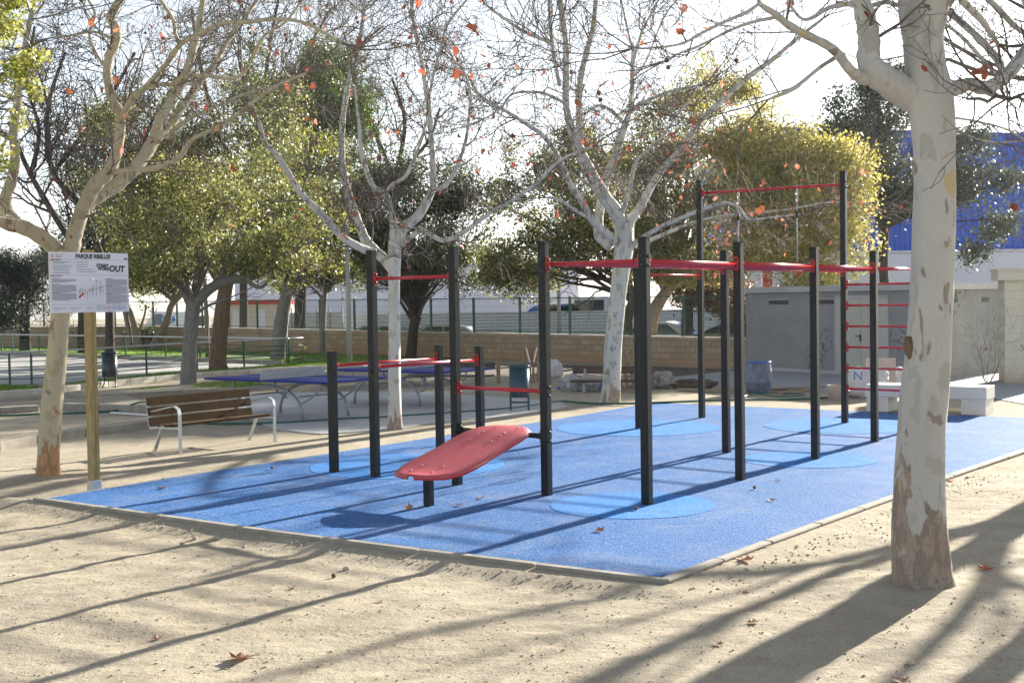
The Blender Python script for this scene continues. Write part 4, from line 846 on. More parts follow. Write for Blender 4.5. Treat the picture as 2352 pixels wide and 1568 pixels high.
def plane_tree(base, Y0, trunk, limbs, bark, label, ntw=6, lv=2, leaves=120, balls=30, tl=1.3, group='plane trees around the court', cat='plane tree', seed=1, twcol='twig', ly=None, lsz=.112):
    """trunk / limbs: lists of (px, py, r_px[, dy]) in photo pixels; each limb gets its own real distance"""
    global RG
    RG = np.random.default_rng(seed); b = np.array([*base[:2], 0.0]); t = empty('plane_tree', b, 0, label, cat, group)
    def path(tr):
        Q = []; R = []
        for q in tr:
            Yq = Y0+(q[3] if len(q) > 3 else 0); Q.append(P(q[0], q[1], Yq)-b); R.append(q[2]*Yq/F_PX)
        return smooth_path(Q, R, 6)
    tm = MB(); Q, R = path(trunk); ph = RG.random(6)*6.28
    tm.tube(Q, R, 28, True, lambda i, a: 1+.035*np.sin(3*a+ph[0]+i*.13)+.025*np.sin(5*a+ph[1]-i*.21)+.02*np.sin(2*a+ph[2]+i*.33)+.012*np.sin(9*a+i*.7))
    tw = MB(); tips = []; mids = []
    for lm in limbs:
        Q, R = path(lm); tm.tube(Q, R*(1+.05*np.sin(np.arange(len(R))*1.3+RG.random()*6)), 14 if R[0] > .03 else 8, True)
        n = len(Q); Ls = np.linalg.norm(np.diff(Q, axis=0), axis=1).sum(); k_ = max(2, int(ntw*Ls))
        for j in range(k_):
            f = RG.uniform(.18 if Y0 > 12 else .5, 1.0)*(n-1); i = min(int(f), n-2); q = Q[i]+(Q[i+1]-Q[i])*(f-i); di = Q[i+1]-Q[i]; di /= np.linalg.norm(di)
            cd = rot_about(di, rnd_perp(di), radians(RG.uniform(35, 75))); rr = min(R[i]*.5, .018)*RG.uniform(.5, 1); sc = (.55+.45*RG.random())*tl
            grow(tw, q, cd, sc, max(rr, .006), lv, tips, .06, .26, (3, 6), 4, mids, .0026 if Y0 < 20 else .0042)
        di = Q[-1]-Q[-2]; di /= np.linalg.norm(di)
        for _ in range(3): grow(tw, Q[-1], rot_about(di, rnd_perp(di), .25), tl*1.2, max(min(R[-1]*.8, .016), .006), lv, tips, .06, .22, (3, 6), 4, mids, .0026 if Y0 < 20 else .0042)
    tk = tm.build('trunk', bark, t, True); tw.build('twigs', M[twcol], t, True)
    T = np.array([p for p, _ in tips]+[p for p, _ in mids])
    if leaves:
        w_ = np.ones(len(T))
        if ly is not None: w_ = np.exp(-np.maximum(0, T[:, 2]-ly)/2.2)
        c = T[RG.choice(len(T), leaves, p=w_/w_.sum())]; lo = quads_obj('leaves', leaf_polys(c-np.array([0, 0, .03]), lsz, .6), 12, M['leaf_red'], t); lo['kind'] = 'stuff'
    if balls:
        c = T[RG.integers(0, len(T), balls)]; m = MB()
        for p in c:
            q = p-np.array([0, 0, RG.uniform(.05, .11)]); m.tube([p, q], .0018, 3, False); m.ball(q, .018, 7)
            if RG.random() < .5: m.ball(q+np.array([.012, .01, -.045]), .017, 7)
        m.build('seed_balls', M['seed'], t, True)['kind'] = 'stuff'
    return t
def z1(L): return [(x*.3516, y*.3516, r*.3516, *e) for x, y, r, *e in L]
def z2(L): return [(784+x*.3516, y*.3516, r*.3516, *e) for x, y, r, *e in L]
def z3(L): return [(1568+x*.3516, y*.3516, r*.3516, *e) for x, y, r, *e in L]
# left plane tree
plane_tree(G(110, 1100), 16.15,
    [(110, 1106, 33), (111, 1085, 28), (112, 1040, 25), (118, 950, 24), (128, 850, 23), (136, 750, 21.5), (143, 680, 21), (150, 620, 22), (156, 575, 24)],
    [[(160, 610, 17), (167, 560, 18.5), (173, 530, 18), (184, 497, 16.5), (200, 458, 17), (222, 420, 17), (245, 400, 15), (262, 370, 13), (274, 320, 11.5), (278, 285, 11)],
     [(168, 560, 14), (190, 490, 15.5, .1), (222, 452, 17, .2), (275, 420, 16, .4), (325, 368, 15, .6), (356, 315, 14, .8), (368, 275, 12, .9), (397, 225, 11.5, 1.1), (428, 170, 10.5, 1.3), (443, 115, 9.5, 1.4), (457, 62, 8, 1.6), (467, -10, 6, 1.8)],
     z1([(790, 790, 28), (775, 720, 33, -.1), (730, 640, 30, -.2), (700, 480, 27, -.2), (715, 370, 27, -.2), (760, 270, 29, -.2), (760, 200, 32, -.1), (725, 120, 28), (760, 40, 27), (800, -30, 25)]),
     z1([(790, 780, 25), (820, 720, 22, -.2), (870, 640, 20, -.4), (940, 580, 18, -.6), (1080, 430, 18, -.9), (1180, 290, 17, -1.2), (1300, 225, 15, -1.4), (1440, 155, 14, -1.7), (1620, 145, 13, -2.), (1800, 125, 12, -2.3), (2000, 155, 11, -2.6), (2230, 280, 8, -3.)]),
     z1([(1010, 920, 32, .7), (1110, 820, 27, 1.0), (1200, 690, 25, 1.2), (1300, 540, 24, 1.5), (1400, 420, 20, 1.8), (1500, 250, 17, 2.2), (1640, 60, 12, 2.6), (1700, -40, 9, 2.9)]),
     z1([(740, 1125, 18, 0), (860, 1112, 19, -.3), (1000, 1100, 18, -.5), (1150, 1040, 19, -.8), (1200, 990, 17, -.9), (1260, 910, 14, -1.1), (1420, 830, 13, -1.3), (1560, 740, 13, -1.5), (1690, 640, 12, -1.7), (1830, 550, 10, -1.9), (2000, 480, 7, -2.1)]),
     z1([(1080, 900, 16, .5), (1160, 840, 14, .5), (1250, 770, 13, .6), (1450, 680, 12, .7), (1610, 610, 10, .9), (1800, 560, 8, 1.1)]),
     z1([(870, 620, 14, -.4), (1000, 560, 13, -.7), (1120, 550, 13, -.9), (1200, 500, 12, -1.1), (1340, 495, 12, -1.3), (1540, 510, 12, -1.6), (1640, 400, 10, -1.8), (1720, 240, 10, -2.0), (1860, 150, 8, -2.2), (1960, 20, 7, -2.4)]),
     z1([(1190, 300, 14, -1.2), (1150, 240, 13, -1.2), (1130, 130, 12, -1.2), (1080, 50, 12, -1.3), (1040, -10, 10, -1.3)]),
     [(152, 600, 20), (130, 575, 18), (100, 548, 18, -.2), (60, 525, 17, -.4), (20, 512, 18, -.6), (-30, 490, 15, -.9), (-90, 430, 12, -1.2)],
     [(70, 532, 14, -.2), (40, 515, 15, .1), (15, 485, 15, .2), (14, 450, 13, .2), (28, 410, 12, .3), (35, 350, 11, .3), (30, 310, 9.5, .3), (40, 240, 9, .4), (45, 180, 8, .5), (60, 90, 6, .6), (80, 0, 5, .7)],
     z1([(720, 245, 10, -.2), (640, 215, 9, -.2), (580, 210, 8, -.3), (450, 235, 7, -.4), (330, 250, 5, -.5)]),
     z1([(700, 460, 8, -.2), (640, 370, 9, -.1), (590, 270, 10, 0), (590, 180, 9, .1), (620, 90, 9, .2), (570, -10, 8, .3)])],
    M['bark_cream'], 'pale cream plane tree forking low behind the notice board at the left', 3.3, 2, 110, 60, 1.0, seed=11)
# centre-left plane tree
plane_tree(G(908, 985), 21.8,
    [(909, 990, 22), (908, 975, 17), (907, 940, 15), (906, 850, 14.5), (906, 760, 13.5), (905, 700, 13), (905, 640, 13.5), (906, 590, 15), (907, 555, 15)],
    [z2([(350, 1640, 38), (350, 1560, 38), (340, 1450, 24), (315, 1340, 21), (290, 1275, 22), (205, 1215, 19, -.1), (155, 1090, 17, -.2), (125, 960, 14, -.3), (118, 820, 11, -.3), (100, 700, 9, -.4), (90, 560, 6, -.5)]),
     z2([(360, 1600, 34), (400, 1500, 36, .1), (500, 1410, 32, .2), (560, 1310, 29, .3), (595, 1230, 22, .4), (598, 1100, 20, .4), (588, 900, 19, .5), (570, 700, 17, .5), (550, 580, 15, .6), (530, 430, 13, .6), (495, 280, 12, .7), (465, 100, 10, .8), (455, -40, 9, .9)]),
     z2([(595, 1235, 18, .3), (660, 1225, 17, 0), (730, 1140, 14, -.2), (790, 1000, 12, -.4), (820, 880, 11, -.6), (835, 740, 9, -.7), (848, 640, 8, -.8), (830, 540, 8, -.9), (790, 450, 7, -1.), (720, 390, 6, -1.1), (600, 330, 5, -1.2)]),
     z2([(575, 640, 11, .5), (600, 500, 9, .7), (650, 300, 9, .9), (700, 150, 9, 1.2), (820, 0, 7, 1.4)]),
     z2([(290, 1270, 13), (330, 1210, 13, -.3), (420, 1150, 12, -.6), (480, 1020, 10, -.8), (530, 900, 8, -1), (560, 770, 6, -1.2)]),
     [(900, 620, 11), (882, 595, 12, .1), (860, 575, 12, .2), (840, 552, 12, .3), (826, 517, 9.5, .3), (806, 462, 8.5, .3), (790, 405, 8, .3), (785, 350, 7.5, .3), (787, 280, 6.5, .3), (800, 190, 6, .3), (822, 110, 5.5, .3), (834, 40, 4.5, .3), (838, -20, 4, .3)],
     [(862, 580, 9, .1), (840, 574, 10, 0), (815, 562, 9, -.2), (784, 542, 9, -.4), (740, 494, 8.5, -.7), (690, 443, 7.5, -1), (662, 397, 7, -1.3), (635, 355, 6.5, -1.5), (608, 327, 5, -1.7), (598, 290, 4.5, -1.8), (580, 246, 4, -2), (560, 190, 3, -2.1)],
     z2([(400, 1600, 18), (430, 1565, 18, -.3), (480, 1530, 18, -.5), (525, 1500, 15, -.7), (600, 1545, 15, -1), (680, 1570, 15, -1.2), (800, 1515, 15, -1.6), (960, 1400, 13, -2), (1130, 1300, 12, -2.4), (1280, 1190, 11, -2.8), (1400, 1070, 9, -3.1), (1520, 1000, 7, -3.4), (1640, 960, 5, -3.6)]),
     z2([(835, 730, 7, -.7), (900, 690, 6, -.8), (1000, 690, 5, -.9), (1100, 600, 4, -1)]), z2([(135, 75, 8, .3), (90, 50, 7, .3), (30, -10, 6, .3)]), z2([(140, 75, 7, .3), (180, 20, 6, .4), (220, -20, 5, .4)])],
    M['bark_pale'], 'slender white plane tree with a candelabra fork between the timber bench and the red bars', 3.9, 2, 180, 70, 1.15, seed=12)
# middle plane tree
plane_tree(G(1400, 925), 26.6,
    [(1399, 930, 30), (1401, 915, 24), (1404, 870, 21), (1408, 800, 20), (1415, 730, 19), (1421, 670, 19), (1428, 610, 20), (1434, 560, 22), (1434, 525, 22)],
    [z2([(1850, 1560, 44), (1800, 1400, 46), (1700, 1260, 44, -.2), (1610, 1100, 40, -.3), (1540, 950, 36, -.4), (1500, 830, 28, -.5), (1470, 690, 24, -.5), (1468, 500, 22, -.6), (1468, 300, 20, -.6), (1440, 100, 18, -.7), (1425, -40, 16, -.8)]),
     z2([(1560, 990, 24, -.3), (1555, 850, 25, -.1), (1552, 700, 22, 0), (1562, 520, 21, .1), (1600, 350, 20, .2), (1645, 180, 17, .3), (1665, -30, 14, .5)]),
     z2([(1760, 1600, 44), (1690, 1540, 38, .2), (1680, 1440, 32, .4), (1700, 1300, 30, .5), (1730, 1180, 30, .7), (1780, 1050, 28, .8), (1835, 870, 26, 1.0), (1880, 740, 18, 1.1), (1900, 580, 15, 1.2), (1900, 430, 13, 1.3), (1905, 330, 11, 1.3), (1880, 240, 8, 1.4), (1850, 100, 7, 1.5), (1825, -10, 6, 1.6)]),
     z2([(1870, 1530, 34), (1890, 1440, 33, .1), (1950, 1360, 29, .1), (2000, 1260, 26, .2), (2080, 1130, 24, .3), (2160, 1040, 22, .4), (2230, 965, 22, .5), (2330, 810, 20, .7), (2440, 700, 18, .9), (2560, 590, 18, 1.1), (2690, 480, 17, 1.3), (2830, 380, 15, 1.6), (2980, 250, 12, 1.9), (3150, 120, 9, 2.2)]),
     z2([(1830, 1400, 16), (1880, 1250, 15, -.4), (1915, 1080, 14, -.7), (2000, 980, 11, -1), (2100, 890, 10, -1.2), (2190, 760, 8, -1.4), (2300, 640, 6, -1.6)]),
     z2([(1820, 1600, 26), (1740, 1530, 26, -.3), (1640, 1440, 23, -.6), (1565, 1300, 22, -.8), (1490, 1190, 19, -1), (1420, 1030, 16, -1.2), (1330, 900, 15, -1.5), (1210, 810, 13, -1.8), (1080, 730, 11, -2.1), (950, 655, 10, -2.4), (880, 595, 8, -2.6), (830, 500, 7, -2.8), (740, 400, 5, -3)]),
     z2([(1640, 1440, 13, -.6), (1540, 1380, 12, -.9), (1430, 1310, 9, -1.2), (1340, 1290, 6, -1.4)]),
     z2([(1900, 1600, 17), (1990, 1540, 17, -.5), (2090, 1480, 15, -.9), (2230, 1420, 14, -1.3), (2380, 1360, 13, -1.7), (2510, 1325, 10, -2), (2600, 1360, 8, -2.2), (2660, 1430, 7, -2.4), (2800, 1420, 6, -2.6), (3000, 1400, 5, -2.9)]),
     z2([(1920, 1610, 14, .2), (2060, 1550, 13, .4), (2230, 1480, 12, .6), (2430, 1420, 9, .8), (2640, 1395, 8, 1), (2900, 1370, 6, 1.2), (3200, 1320, 5, 1.4), (3450, 1330, 4, 1.6)]),
     z2([(1470, 680, 12, -.5), (1350, 620, 10, -.9), (1240, 600, 8, -1.2), (1110, 620, 7, -1.5), (1040, 710, 6, -1.8), (930, 780, 5, -2)]),
     z2([(1375, 290, 13, -.8), (1330, 265, 12, -1), (1200, 210, 11, -1.3), (1060, 120, 9, -1.6), (930, 20, 7, -1.9)]), z2([(1380, 310, 12, -.8), (1365, 180, 11, -.8), (1355, -20, 9, -.8)]), z2([(1425, 560, 13, -.6), (1400, 430, 12, -.7), (1376, 300, 12, -.8)]),
     z2([(1840, 800, 14, 1), (1760, 720, 12, .8), (1680, 690, 9, .6), (1600, 740, 7, .4)]), z2([(1880, 740, 15, 1.1), (1940, 690, 14, 1.1), (2040, 640, 12, 1.2), (2180, 590, 9, 1.3), (2330, 560, 6, 1.4)]),
     z2([(1905, 420, 9, 1.3), (1960, 220, 9, 1.4), (2040, 60, 7, 1.5), (2090, -30, 6, 1.6)]), z2([(1910, 500, 8, 1.3), (1990, 400, 7, 1.4), (2100, 130, 6, 1.5), (2190, 0, 5, 1.6)])],
    M['bark_pale'], 'large white plane tree in the middle, spreading over the far end of the blue court', 3.7, 2, 340, 45, 1.25, seed=13, ly=4.0)
# near plane tree at the right
plane_tree(G(2115, 1338), 9.63,
    [(2117, 1356, 90), (2117, 1338, 77), (2115, 1318, 70), (2113, 1285, 65), (2110, 1200, 61), (2114, 1080, 57), (2121, 960, 53.5), (2130, 850, 51.5), (2136, 740, 50), (2141, 620, 48), (2145, 500, 46.5), (2146, 400, 46), (2143, 300, 48), (2137, 230, 50), (2128, 160, 46), (2122, 90, 45), (2122, 30, 53), (2125, -30, 62)],
    [[(2150, 0, 42), (2165, -60, 40, .1), (2200, -180, 34, .3), (2250, -380, 26, .6)],
     [(2100, 0, 38), (2085, -80, 36, -.1), (2050, -220, 30, -.3), (2030, -420, 24, -.5)],
     z3([(1600, 700, 95), (1480, 620, 105), (1380, 560, 98, -.05), (1270, 480, 90, -.1), (1215, 400, 76, -.1), (1218, 300, 72, -.1), (1210, 200, 70, -.1), (1185, 80, 64, -.1), (1150, -60, 56, -.1), (1120, -300, 44, -.1), (1150, -700, 30, 0)]),
     z3([(1200, 520, 42, -.1), (1130, 490, 36, -.2), (1070, 430, 32, -.3), (1020, 360, 32, -.3), (950, 300, 29, -.4), (850, 250, 27, -.5), (700, 170, 26, -.7), (600, 90, 22, -.8), (520, 40, 17, -.9), (495, 0, 13, -1), (480, -80, 10, -1)]),
     z3([(1010, 370, 15, -.3), (900, 440, 14, -.4), (790, 530, 14, -.4), (740, 570, 17, -.5), (650, 615, 14, -.5), (560, 650, 7, -.5)]),
     z3([(1150, 30, 20, -.1), (1050, 30, 17, .2), (950, 55, 15, .3), (850, 115, 13, .5), (780, 125, 10, .6), (720, 60, 9, .7), (670, -20, 7, .8)]),
     z3([(500, 25, 13, -1), (420, 80, 12, -1.1), (250, 155, 11, -1.2), (100, 230, 10, -1.3), (0, 285, 8, -1.4), (-150, 310, 7, -1.5), (-330, 320, 5, -1.6)]),
     z3([(640, 110, 12, -.8), (480, 140, 11, -.7), (330, 190, 10, -.6), (130, 290, 8, -.5), (0, 340, 7, -.4), (-120, 400, 5, -.3)]),
     z3([(1700, 580, 62), (1790, 575, 52, .1), (1870, 550, 42, .2), (1960, 575, 44, .3), (2050, 545, 44, .4), (2130, 480, 44, .5), (2210, 380, 42, .6), (2300, 260, 38, .8), (2500, 60, 30, 1.1)]),
     z3([(1960, 580, 32, .3), (2010, 605, 26, .2), (2045, 625, 18, .1)]),
     z3([(2090, 470, 26, .5), (2060, 400, 24, .6), (1980, 300, 23, .8), (1880, 200, 22, 1), (1760, 100, 20, 1.2), (1690, 50, 17, 1.3)]),
     z3([(2040, 480, 14, .4), (1960, 390, 14, .5), (1860, 280, 13, .6), (1760, 190, 12, .7), (1680, 150, 10, .8)]),
     z3([(1790, -40, 26, .3), (1860, 40, 24, .4), (1950, 130, 22, .5), (2000, 200, 18, .6), (2060, 290, 12, .7)]),
     z3([(1980, -20, 20, .8), (2080, 80, 20, .9), (2180, 180, 18, 1), (2300, 260, 16, 1.1)]),
     z3([(1230, 40, 14, 0), (1330, 15, 16, .2), (1410, 40, 14, .4)]),
     z3([(2070, 570, 9, .4), (2110, 640, 8, .3), (2170, 700, 6, .2)]),
     z3([(1770, 770, 8, .2), (1900, 790, 8, .3), (2100, 840, 7, .4), (2230, 910, 6, .5)]), z3([(1780, 830, 6, .2), (1900, 900, 5, .2), (2060, 930, 5, .3), (2230, 920, 5, .4)])],
    M['bark_near'], 'big pale plane tree with peeling bark in the right foreground', 1.3, 2, 60, 10, .8, seed=14, lsz=.085)
m = MB().ball((0, 0, 0), 1, 18); V_ = np.array(m.V); q_ = 1+.5*vnoise(V_[:, 0]*2+5, V_[:, 2]*2.5, 66)+.35*vnoise(V_[:, 0]*6, V_[:, 2]*6+V_[:, 1]*3, 67); o = mesh_obj('bark_burl', [tuple(v) for v in V_*q_[:, None]*np.array([.030, .045, .085])], m.F, M['bark_brown'], None, True)
pt = [q for q in bpy.data.objects if q.name.startswith('plane_tree') and 'foreground' in q.get('label', '')][0]
o.location = P(2087, 800, 9.6)-np.array(pt.location); o.parent = pt
# plane trees of the same row outside the picture: their shadows cross the court and the sand
def off_tree(al, ac, label, seed, h=3.2, forks=4, spread=.75):
    global RG
    RG = np.random.default_rng(seed); b = AL(al, ac); t = empty('plane_tree', b, 0, label, 'plane tree', 'plane trees around the court'); tm = MB(); tw = MB(); tips = []
    Q, R = smooth_path([(0, 0, -.05), (.02, .0, .3), (.06, .02, 1.2), (0.02, .1, 2.2), (-.03, .1, h)], [.24, .18, .155, .145, .15], 5); tm.tube(Q, R, 18)
    for k in range(forks):
        a = 2*pi*k/forks+RG.random(); d = np.array([cos(a)*spread+.15, sin(a)*spread, 1.0]); d /= np.linalg.norm(d); p = np.array([-.03, .1, h-.1]); pts = [p]; r = [.11]
        for j in range(6): d = d+RG.normal(size=3)*.16+np.array([0, 0, .10]); d /= np.linalg.norm(d); pts.append(pts[-1]+d*.85); r.append(.11*(1-.13*(j+1)))
        Q, R = smooth_path(pts, r, 4); tm.tube(Q, R, 10)
        for j in range(9):
            i = RG.integers(5, len(Q)-1); di = Q[i+1]-Q[i]; di /= np.linalg.norm(di); grow(tw, Q[i], rot_about(di, rnd_perp(di), radians(RG.uniform(30, 65))), 1.9, R[i]*.5, 2, tips, .08, .2, (3, 5), 4, None, .004)
    tm.build('trunk', M['bark_pale'], t, True); tw.build('twigs', M['twig'], t, True)
off_tree(16.4, 3.25, 'pale plane tree beside the right kerb of the court, just outside the picture', 21, 3.2, 4, .28)
off_tree(15.2, 2.0, 'younger pale plane tree outside the picture at the right, nearer the path', 25, 2.9, 3, .3)
off_tree(23.0, 3.3, 'pale plane tree further along the right kerb of the court, outside the picture', 27, 3.2, 5)
# ---- leafy trees
def crown_pts(blobs, n, clump, per):
    """points of foliage: clumps spread through the shells of ellipsoid lobes"""
    sub = []
    for b in blobs:
        sub.append((b[0], b[1], b[2], b[3]*.82, b[4]*.82, b[5]*.82))
        for _ in range(6):
            d = RG.normal(size=3); d /= np.linalg.norm(d); k = RG.uniform(.75, 1.12); f = RG.uniform(.22, .48); sub.append((b[0]+d[0]*b[3]*k, b[1]+d[1]*b[4]*k, b[2]+d[2]*b[5]*k, b[3]*f, b[4]*f, b[5]*f))
    blobs = sub
    w_ = np.array([b[3]*b[4]*b[5] for b in blobs])**(.75); w_ /= w_.sum(); nc = max(1, int(n/per*1.5)); idx = RG.choice(len(blobs), nc, p=w_); B = np.array(blobs)[idx]
    d = RG.normal(size=(nc, 3)); d /= np.linalg.norm(d, axis=1)[:, None]; r = RG.uniform(.25, 1.0, nc)**.45
    C = B[:, :3]+d*B[:, 3:6]*r[:, None]; sc_ = 1.3/max(.3, float(np.mean([b[3] for b in blobs[::7]])))*1.1; gap = vnoise(C[:, 0]*sc_+C[:, 1]*.7*sc_, C[:, 2]*sc_*1.3+C[:, 1]*.5, int(RG.integers(1, 999)))
    C = C[gap > -.06]; nc = len(C); k = RG.integers(int(per*.4), int(per*1.6)+1, nc); C2 = np.repeat(C, k, 0); cr = np.repeat(RG.uniform(-.3, .3, nc), k)
    off = RG.normal(size=C2.shape)*clump*np.array([1, 1, .7]); return C, C2+off, cr, off
def leaf_quads(C, size, asp=.5):
    n = len(C); a = RG.normal(size=(n, 3)); a /= np.linalg.norm(a, axis=1)[:, None]; b = RG.normal(size=(n, 3)); b -= a*(a*b).sum(1)[:, None]; b /= np.linalg.norm(b, axis=1)[:, None]
    s = (size*np.exp(RG.normal(0, .32, n)))[:, None]; nn = np.cross(a, b)*.12*s
    return np.stack([C-a*s*.5, C+b*s*asp*.5+nn, C+a*s*.5, C-b*s*asp*.5+nn], 1)
def leafy_tree(name, base, trunk, blobs, n, size, leafm, bark, label, cat='tree', group=None, seed=1, clump=.22, per=45, limbs=14, lr=.05, asp=.55, boost=0.0, dens=(1.7, 1.08)):
    """trunk: [(px,py,r_m,Y)] ; blobs: [(px,py,Y, rx,ry,rz)] metres"""
    global RG
    RG = np.random.default_rng(seed); b = np.array([base[0], base[1], 0.0 if len(base) < 3 else base[2]]); t = empty(name, b, 0, label, cat, group)
    tm = MB(); Q = [P(q[0], q[1], q[3])-b for q in trunk]; Q[0][2] = min(Q[0][2], -.05); Qs, Rs = smooth_path(Q, [q[2] for q in trunk], 5)
    ph = RG.random()*6; tm.tube(Qs, Rs, 14, True, lambda i, a: 1+.06*np.sin(3*a+ph+i*.2)+.04*np.sin(5*a-i*.3))
    BL = [(*(P(q[0], q[1], q[2])-b), q[3]*dens[1], q[4]*dens[1], q[5]*dens[1]) for q in blobs]; n = int(n*dens[0])
    C, pts, cr, off = crown_pts(BL, n, clump, per)
    tips = []; top = Qs[-1]
    sel = C[RG.choice(len(C), min(limbs, len(C)), replace=False)]
    for c in sel:
        st_ = Qs[RG.integers(int(len(Qs)*.72), len(Qs))]; mid = st_+(c-st_)*.5+np.array([RG.normal()*.2, RG.normal()*.2, RG.uniform(-.05, .3)*np.linalg.norm(c-st_)*.5]); p4 = st_+(c-st_)*.2+np.array([0, 0, .1])
        q_, r_ = smooth_path([st_, p4, mid, c], [lr*1.3, lr, lr*.55, lr*.15], 4); tm.tube(q_, r_, 6, False)
        for _ in range(6): i = RG.integers(4, len(q_)-1); di = q_[i+1]-q_[i]; di /= np.linalg.norm(di); grow(tm, q_[i], rot_about(di, rnd_perp(di), .7), np.linalg.norm(c-st_)*.42, max(r_[i]*.5, .009), 1, tips, .05, .22, (3, 5), 3, None, .007)
    tm.build('trunk', bark, t, True)
    rnd = np.clip(RG.beta(2, 2, len(pts))+cr+boost, 0, 1); quads_obj('crown', leaf_quads(pts, size*1.12, asp), 4, leafm, t, rnd); return t
LT = leafy_tree
# broad evergreen behind the bench (grey smooth trunk)
LT('evergreen_tree', G(435, 883), [(435, 890, .26, 35), (433, 868, .215, 35), (436, 800, .20, 35), (440, 740, .19, 35), (446, 690, .20, 35)],
   [(330, 560, 35, 1.6, 1.6, .9), (430, 520, 35.5, 1.7, 1.6, 1.0), (560, 540, 35, 1.7, 1.6, .9), (650, 580, 34.5, 1.2, 1.3, .6), (500, 440, 36, 1.9, 1.6, 1.0), (300, 620, 34.5, .9, 1.0, .5), (730, 520, 35, 1.0, 1.2, .7), (390, 610, 34, 1.0, .9, .35)], 18000, .07, M['leaf_mid'], M['bark_grey'],
   'spreading evergreen tree with a smooth grey trunk left of the ping-pong tables', 'evergreen tree', 'leafy evergreen trees around the park', 41, .22, 40, 9, .04)
t = bpy.data.objects[[o.name for o in bpy.data.objects if 'smooth grey trunk' in o.get('label', '')][0]]
m = MB()
for lm in ([(447, 700, .15, 35), (480, 665, .14, 34.9), (520, 645, .13, 34.8), (580, 635, .11, 34.7), (640, 600, .075, 34.6), (700, 560, .05, 34.5), (760, 545, .03, 34.5)], [(445, 700, .13, 35), (460, 640, .10, 35.2), (470, 560, .08, 35.5), (500, 480, .05, 36)], [(438, 700, .12, 35), (410, 650, .10, 35), (370, 620, .07, 35), (320, 580, .05, 35)], [(560, 637, .07, 34.8), (600, 660, .05, 34.6), (640, 610, .04, 34.5)], [(500, 655, .09, 34.9), (525, 590, .07, 35), (560, 520, .05, 35.2)]):
    q_, r_ = smooth_path([P(a[0], a[1], a[3])-np.array(t.location) for a in lm], [a[2] for a in lm], 5); m.tube(q_, r_, 10)
m.build('limbs', M['bark_grey'], t, True)
LT('evergreen_tree', G(502, 851), [(503, 856, .36, 42), (500, 830, .28, 42), (505, 760, .25, 42), (512, 700, .24, 42), (522, 650, .22, 42), (535, 600, .18, 42)],
   [(420, 420, 43, 2.4, 2, 1.8), (540, 360, 43, 2.4, 2, 1.7), (330, 360, 44, 1.8, 2, 1.5), (640, 470, 43, 1.7, 1.6, 1.4), (470, 270, 44, 1.8, 1.8, 1.1), (380, 260, 44.5, 1.5, 1.5, 1.1), (590, 260, 44.5, 1.4, 1.4, 1.2), (300, 480, 43.5, 1.6, 1.5, 1.3)], 32000, .085, M['leaf_olive'], M['bark_brown'],
   'tall olive-green tree with a rough brown trunk behind the railing', 'evergreen tree', 'leafy evergreen trees around the park', 42, .26, 42, 18, .07)
LT('evergreen_tree', G(640, 826), [(640, 829, .36, 49), (641, 800, .30, 49), (645, 740, .27, 49), (655, 690, .25, 49), (672, 640, .18, 49)],
   [(690, 500, 49, 1.9, 1.8, 1.7), (760, 430, 50, 1.7, 1.6, 1.8), (620, 600, 49, 1.1, 1.2, .8), (800, 560, 49, 1.2, 1.2, 1.1), (700, 390, 50, 1.4, 1.4, 1.1), (600, 500, 50, 1.3, 1.3, 1.2), (640, 420, 50.5, 1.3, 1.3, 1.2), (820, 470, 50, 1.0, 1.2, 1.3)], 30000, .09, M['leaf_yellow'], M['bark_grey'],
   'yellow-green tree with a grey trunk behind the end of the railing', 'evergreen tree', 'leafy evergreen trees around the park', 43, .25, 42, 24, .08)
LT('evergreen_tree', G(740, 811), [(740, 813, .17, 55), (741, 780, .14, 55), (743, 710, .13, 55), (746, 670, .13, 55)],
   [(735, 620, 55, 1.3, 1.3, .7), (790, 620, 55, 1.1, 1.1, .8), (700, 590, 55, 1.2, 1.2, .8)], 7000, .09, M['leaf_olive'], M['bark_grey'],
   'small evergreen with a thin grey trunk standing by the pale lamp column', 'evergreen tree', 'leafy evergreen trees around the park', 44, .25, 40, 12, .06)
LT('evergreen_tree', G(945, 823), [(944, 826, .22, 49), (946, 800, .20, 49), (950, 750, .19, 49), (957, 725, .19, 49)],
   [(960, 500, 49, 2.4, 2.2, 1.7), (890, 460, 49, 1.5, 1.6, 1.4), (1060, 520, 49, 1.4, 1.6, 1.6), (980, 420, 49.5, 1.8, 1.6, 1.1), (1060, 610, 49, 1.2, 1.2, .8), (860, 580, 49, 1.0, 1.2, .9), (960, 610, 49, 1.6, 1.4, .7)], 26000, .09, M['leaf_dark'], M['bark_dark'],
   'round dark green tree with several slim upward limbs behind the ping-pong tables', 'evergreen tree', 'leafy evergreen trees around the park', 45, .25, 36, 34, .065)
LT('evergreen_tree', G(1452, 826), [(1448, 830, .22, 47), (1444, 790, .20, 47), (1440, 740, .19, 47), (1452, 690, .17, 47), (1440, 640, .15, 47)],
   [(1280, 470, 47, 1.9, 1.8, 1.7), (1230, 600, 47, 1.4, 1.5, 1.2), (1340, 400, 47.5, 1.9, 1.6, 1.5), (1220, 370, 48, 1.2, 1.2, 1.0), (1360, 560, 46.5, 1.6, 1.4, 1.2), (1420, 470, 47, 1.4, 1.4, 1.6), (1170, 640, 47, .8, .9, .6), (1290, 330, 48, .9, 1, .6), (1190, 480, 47, 1.0, 1.1, 1.1), (1150, 590, 46.5, .8, .9, .8)], 33000, .085, M['leaf_mid'], M['bark_dark'],
   'leafy green tree leaning behind the middle plane tree', 'evergreen tree', 'leafy evergreen trees around the park', 46, .24, 40, 30, .085)
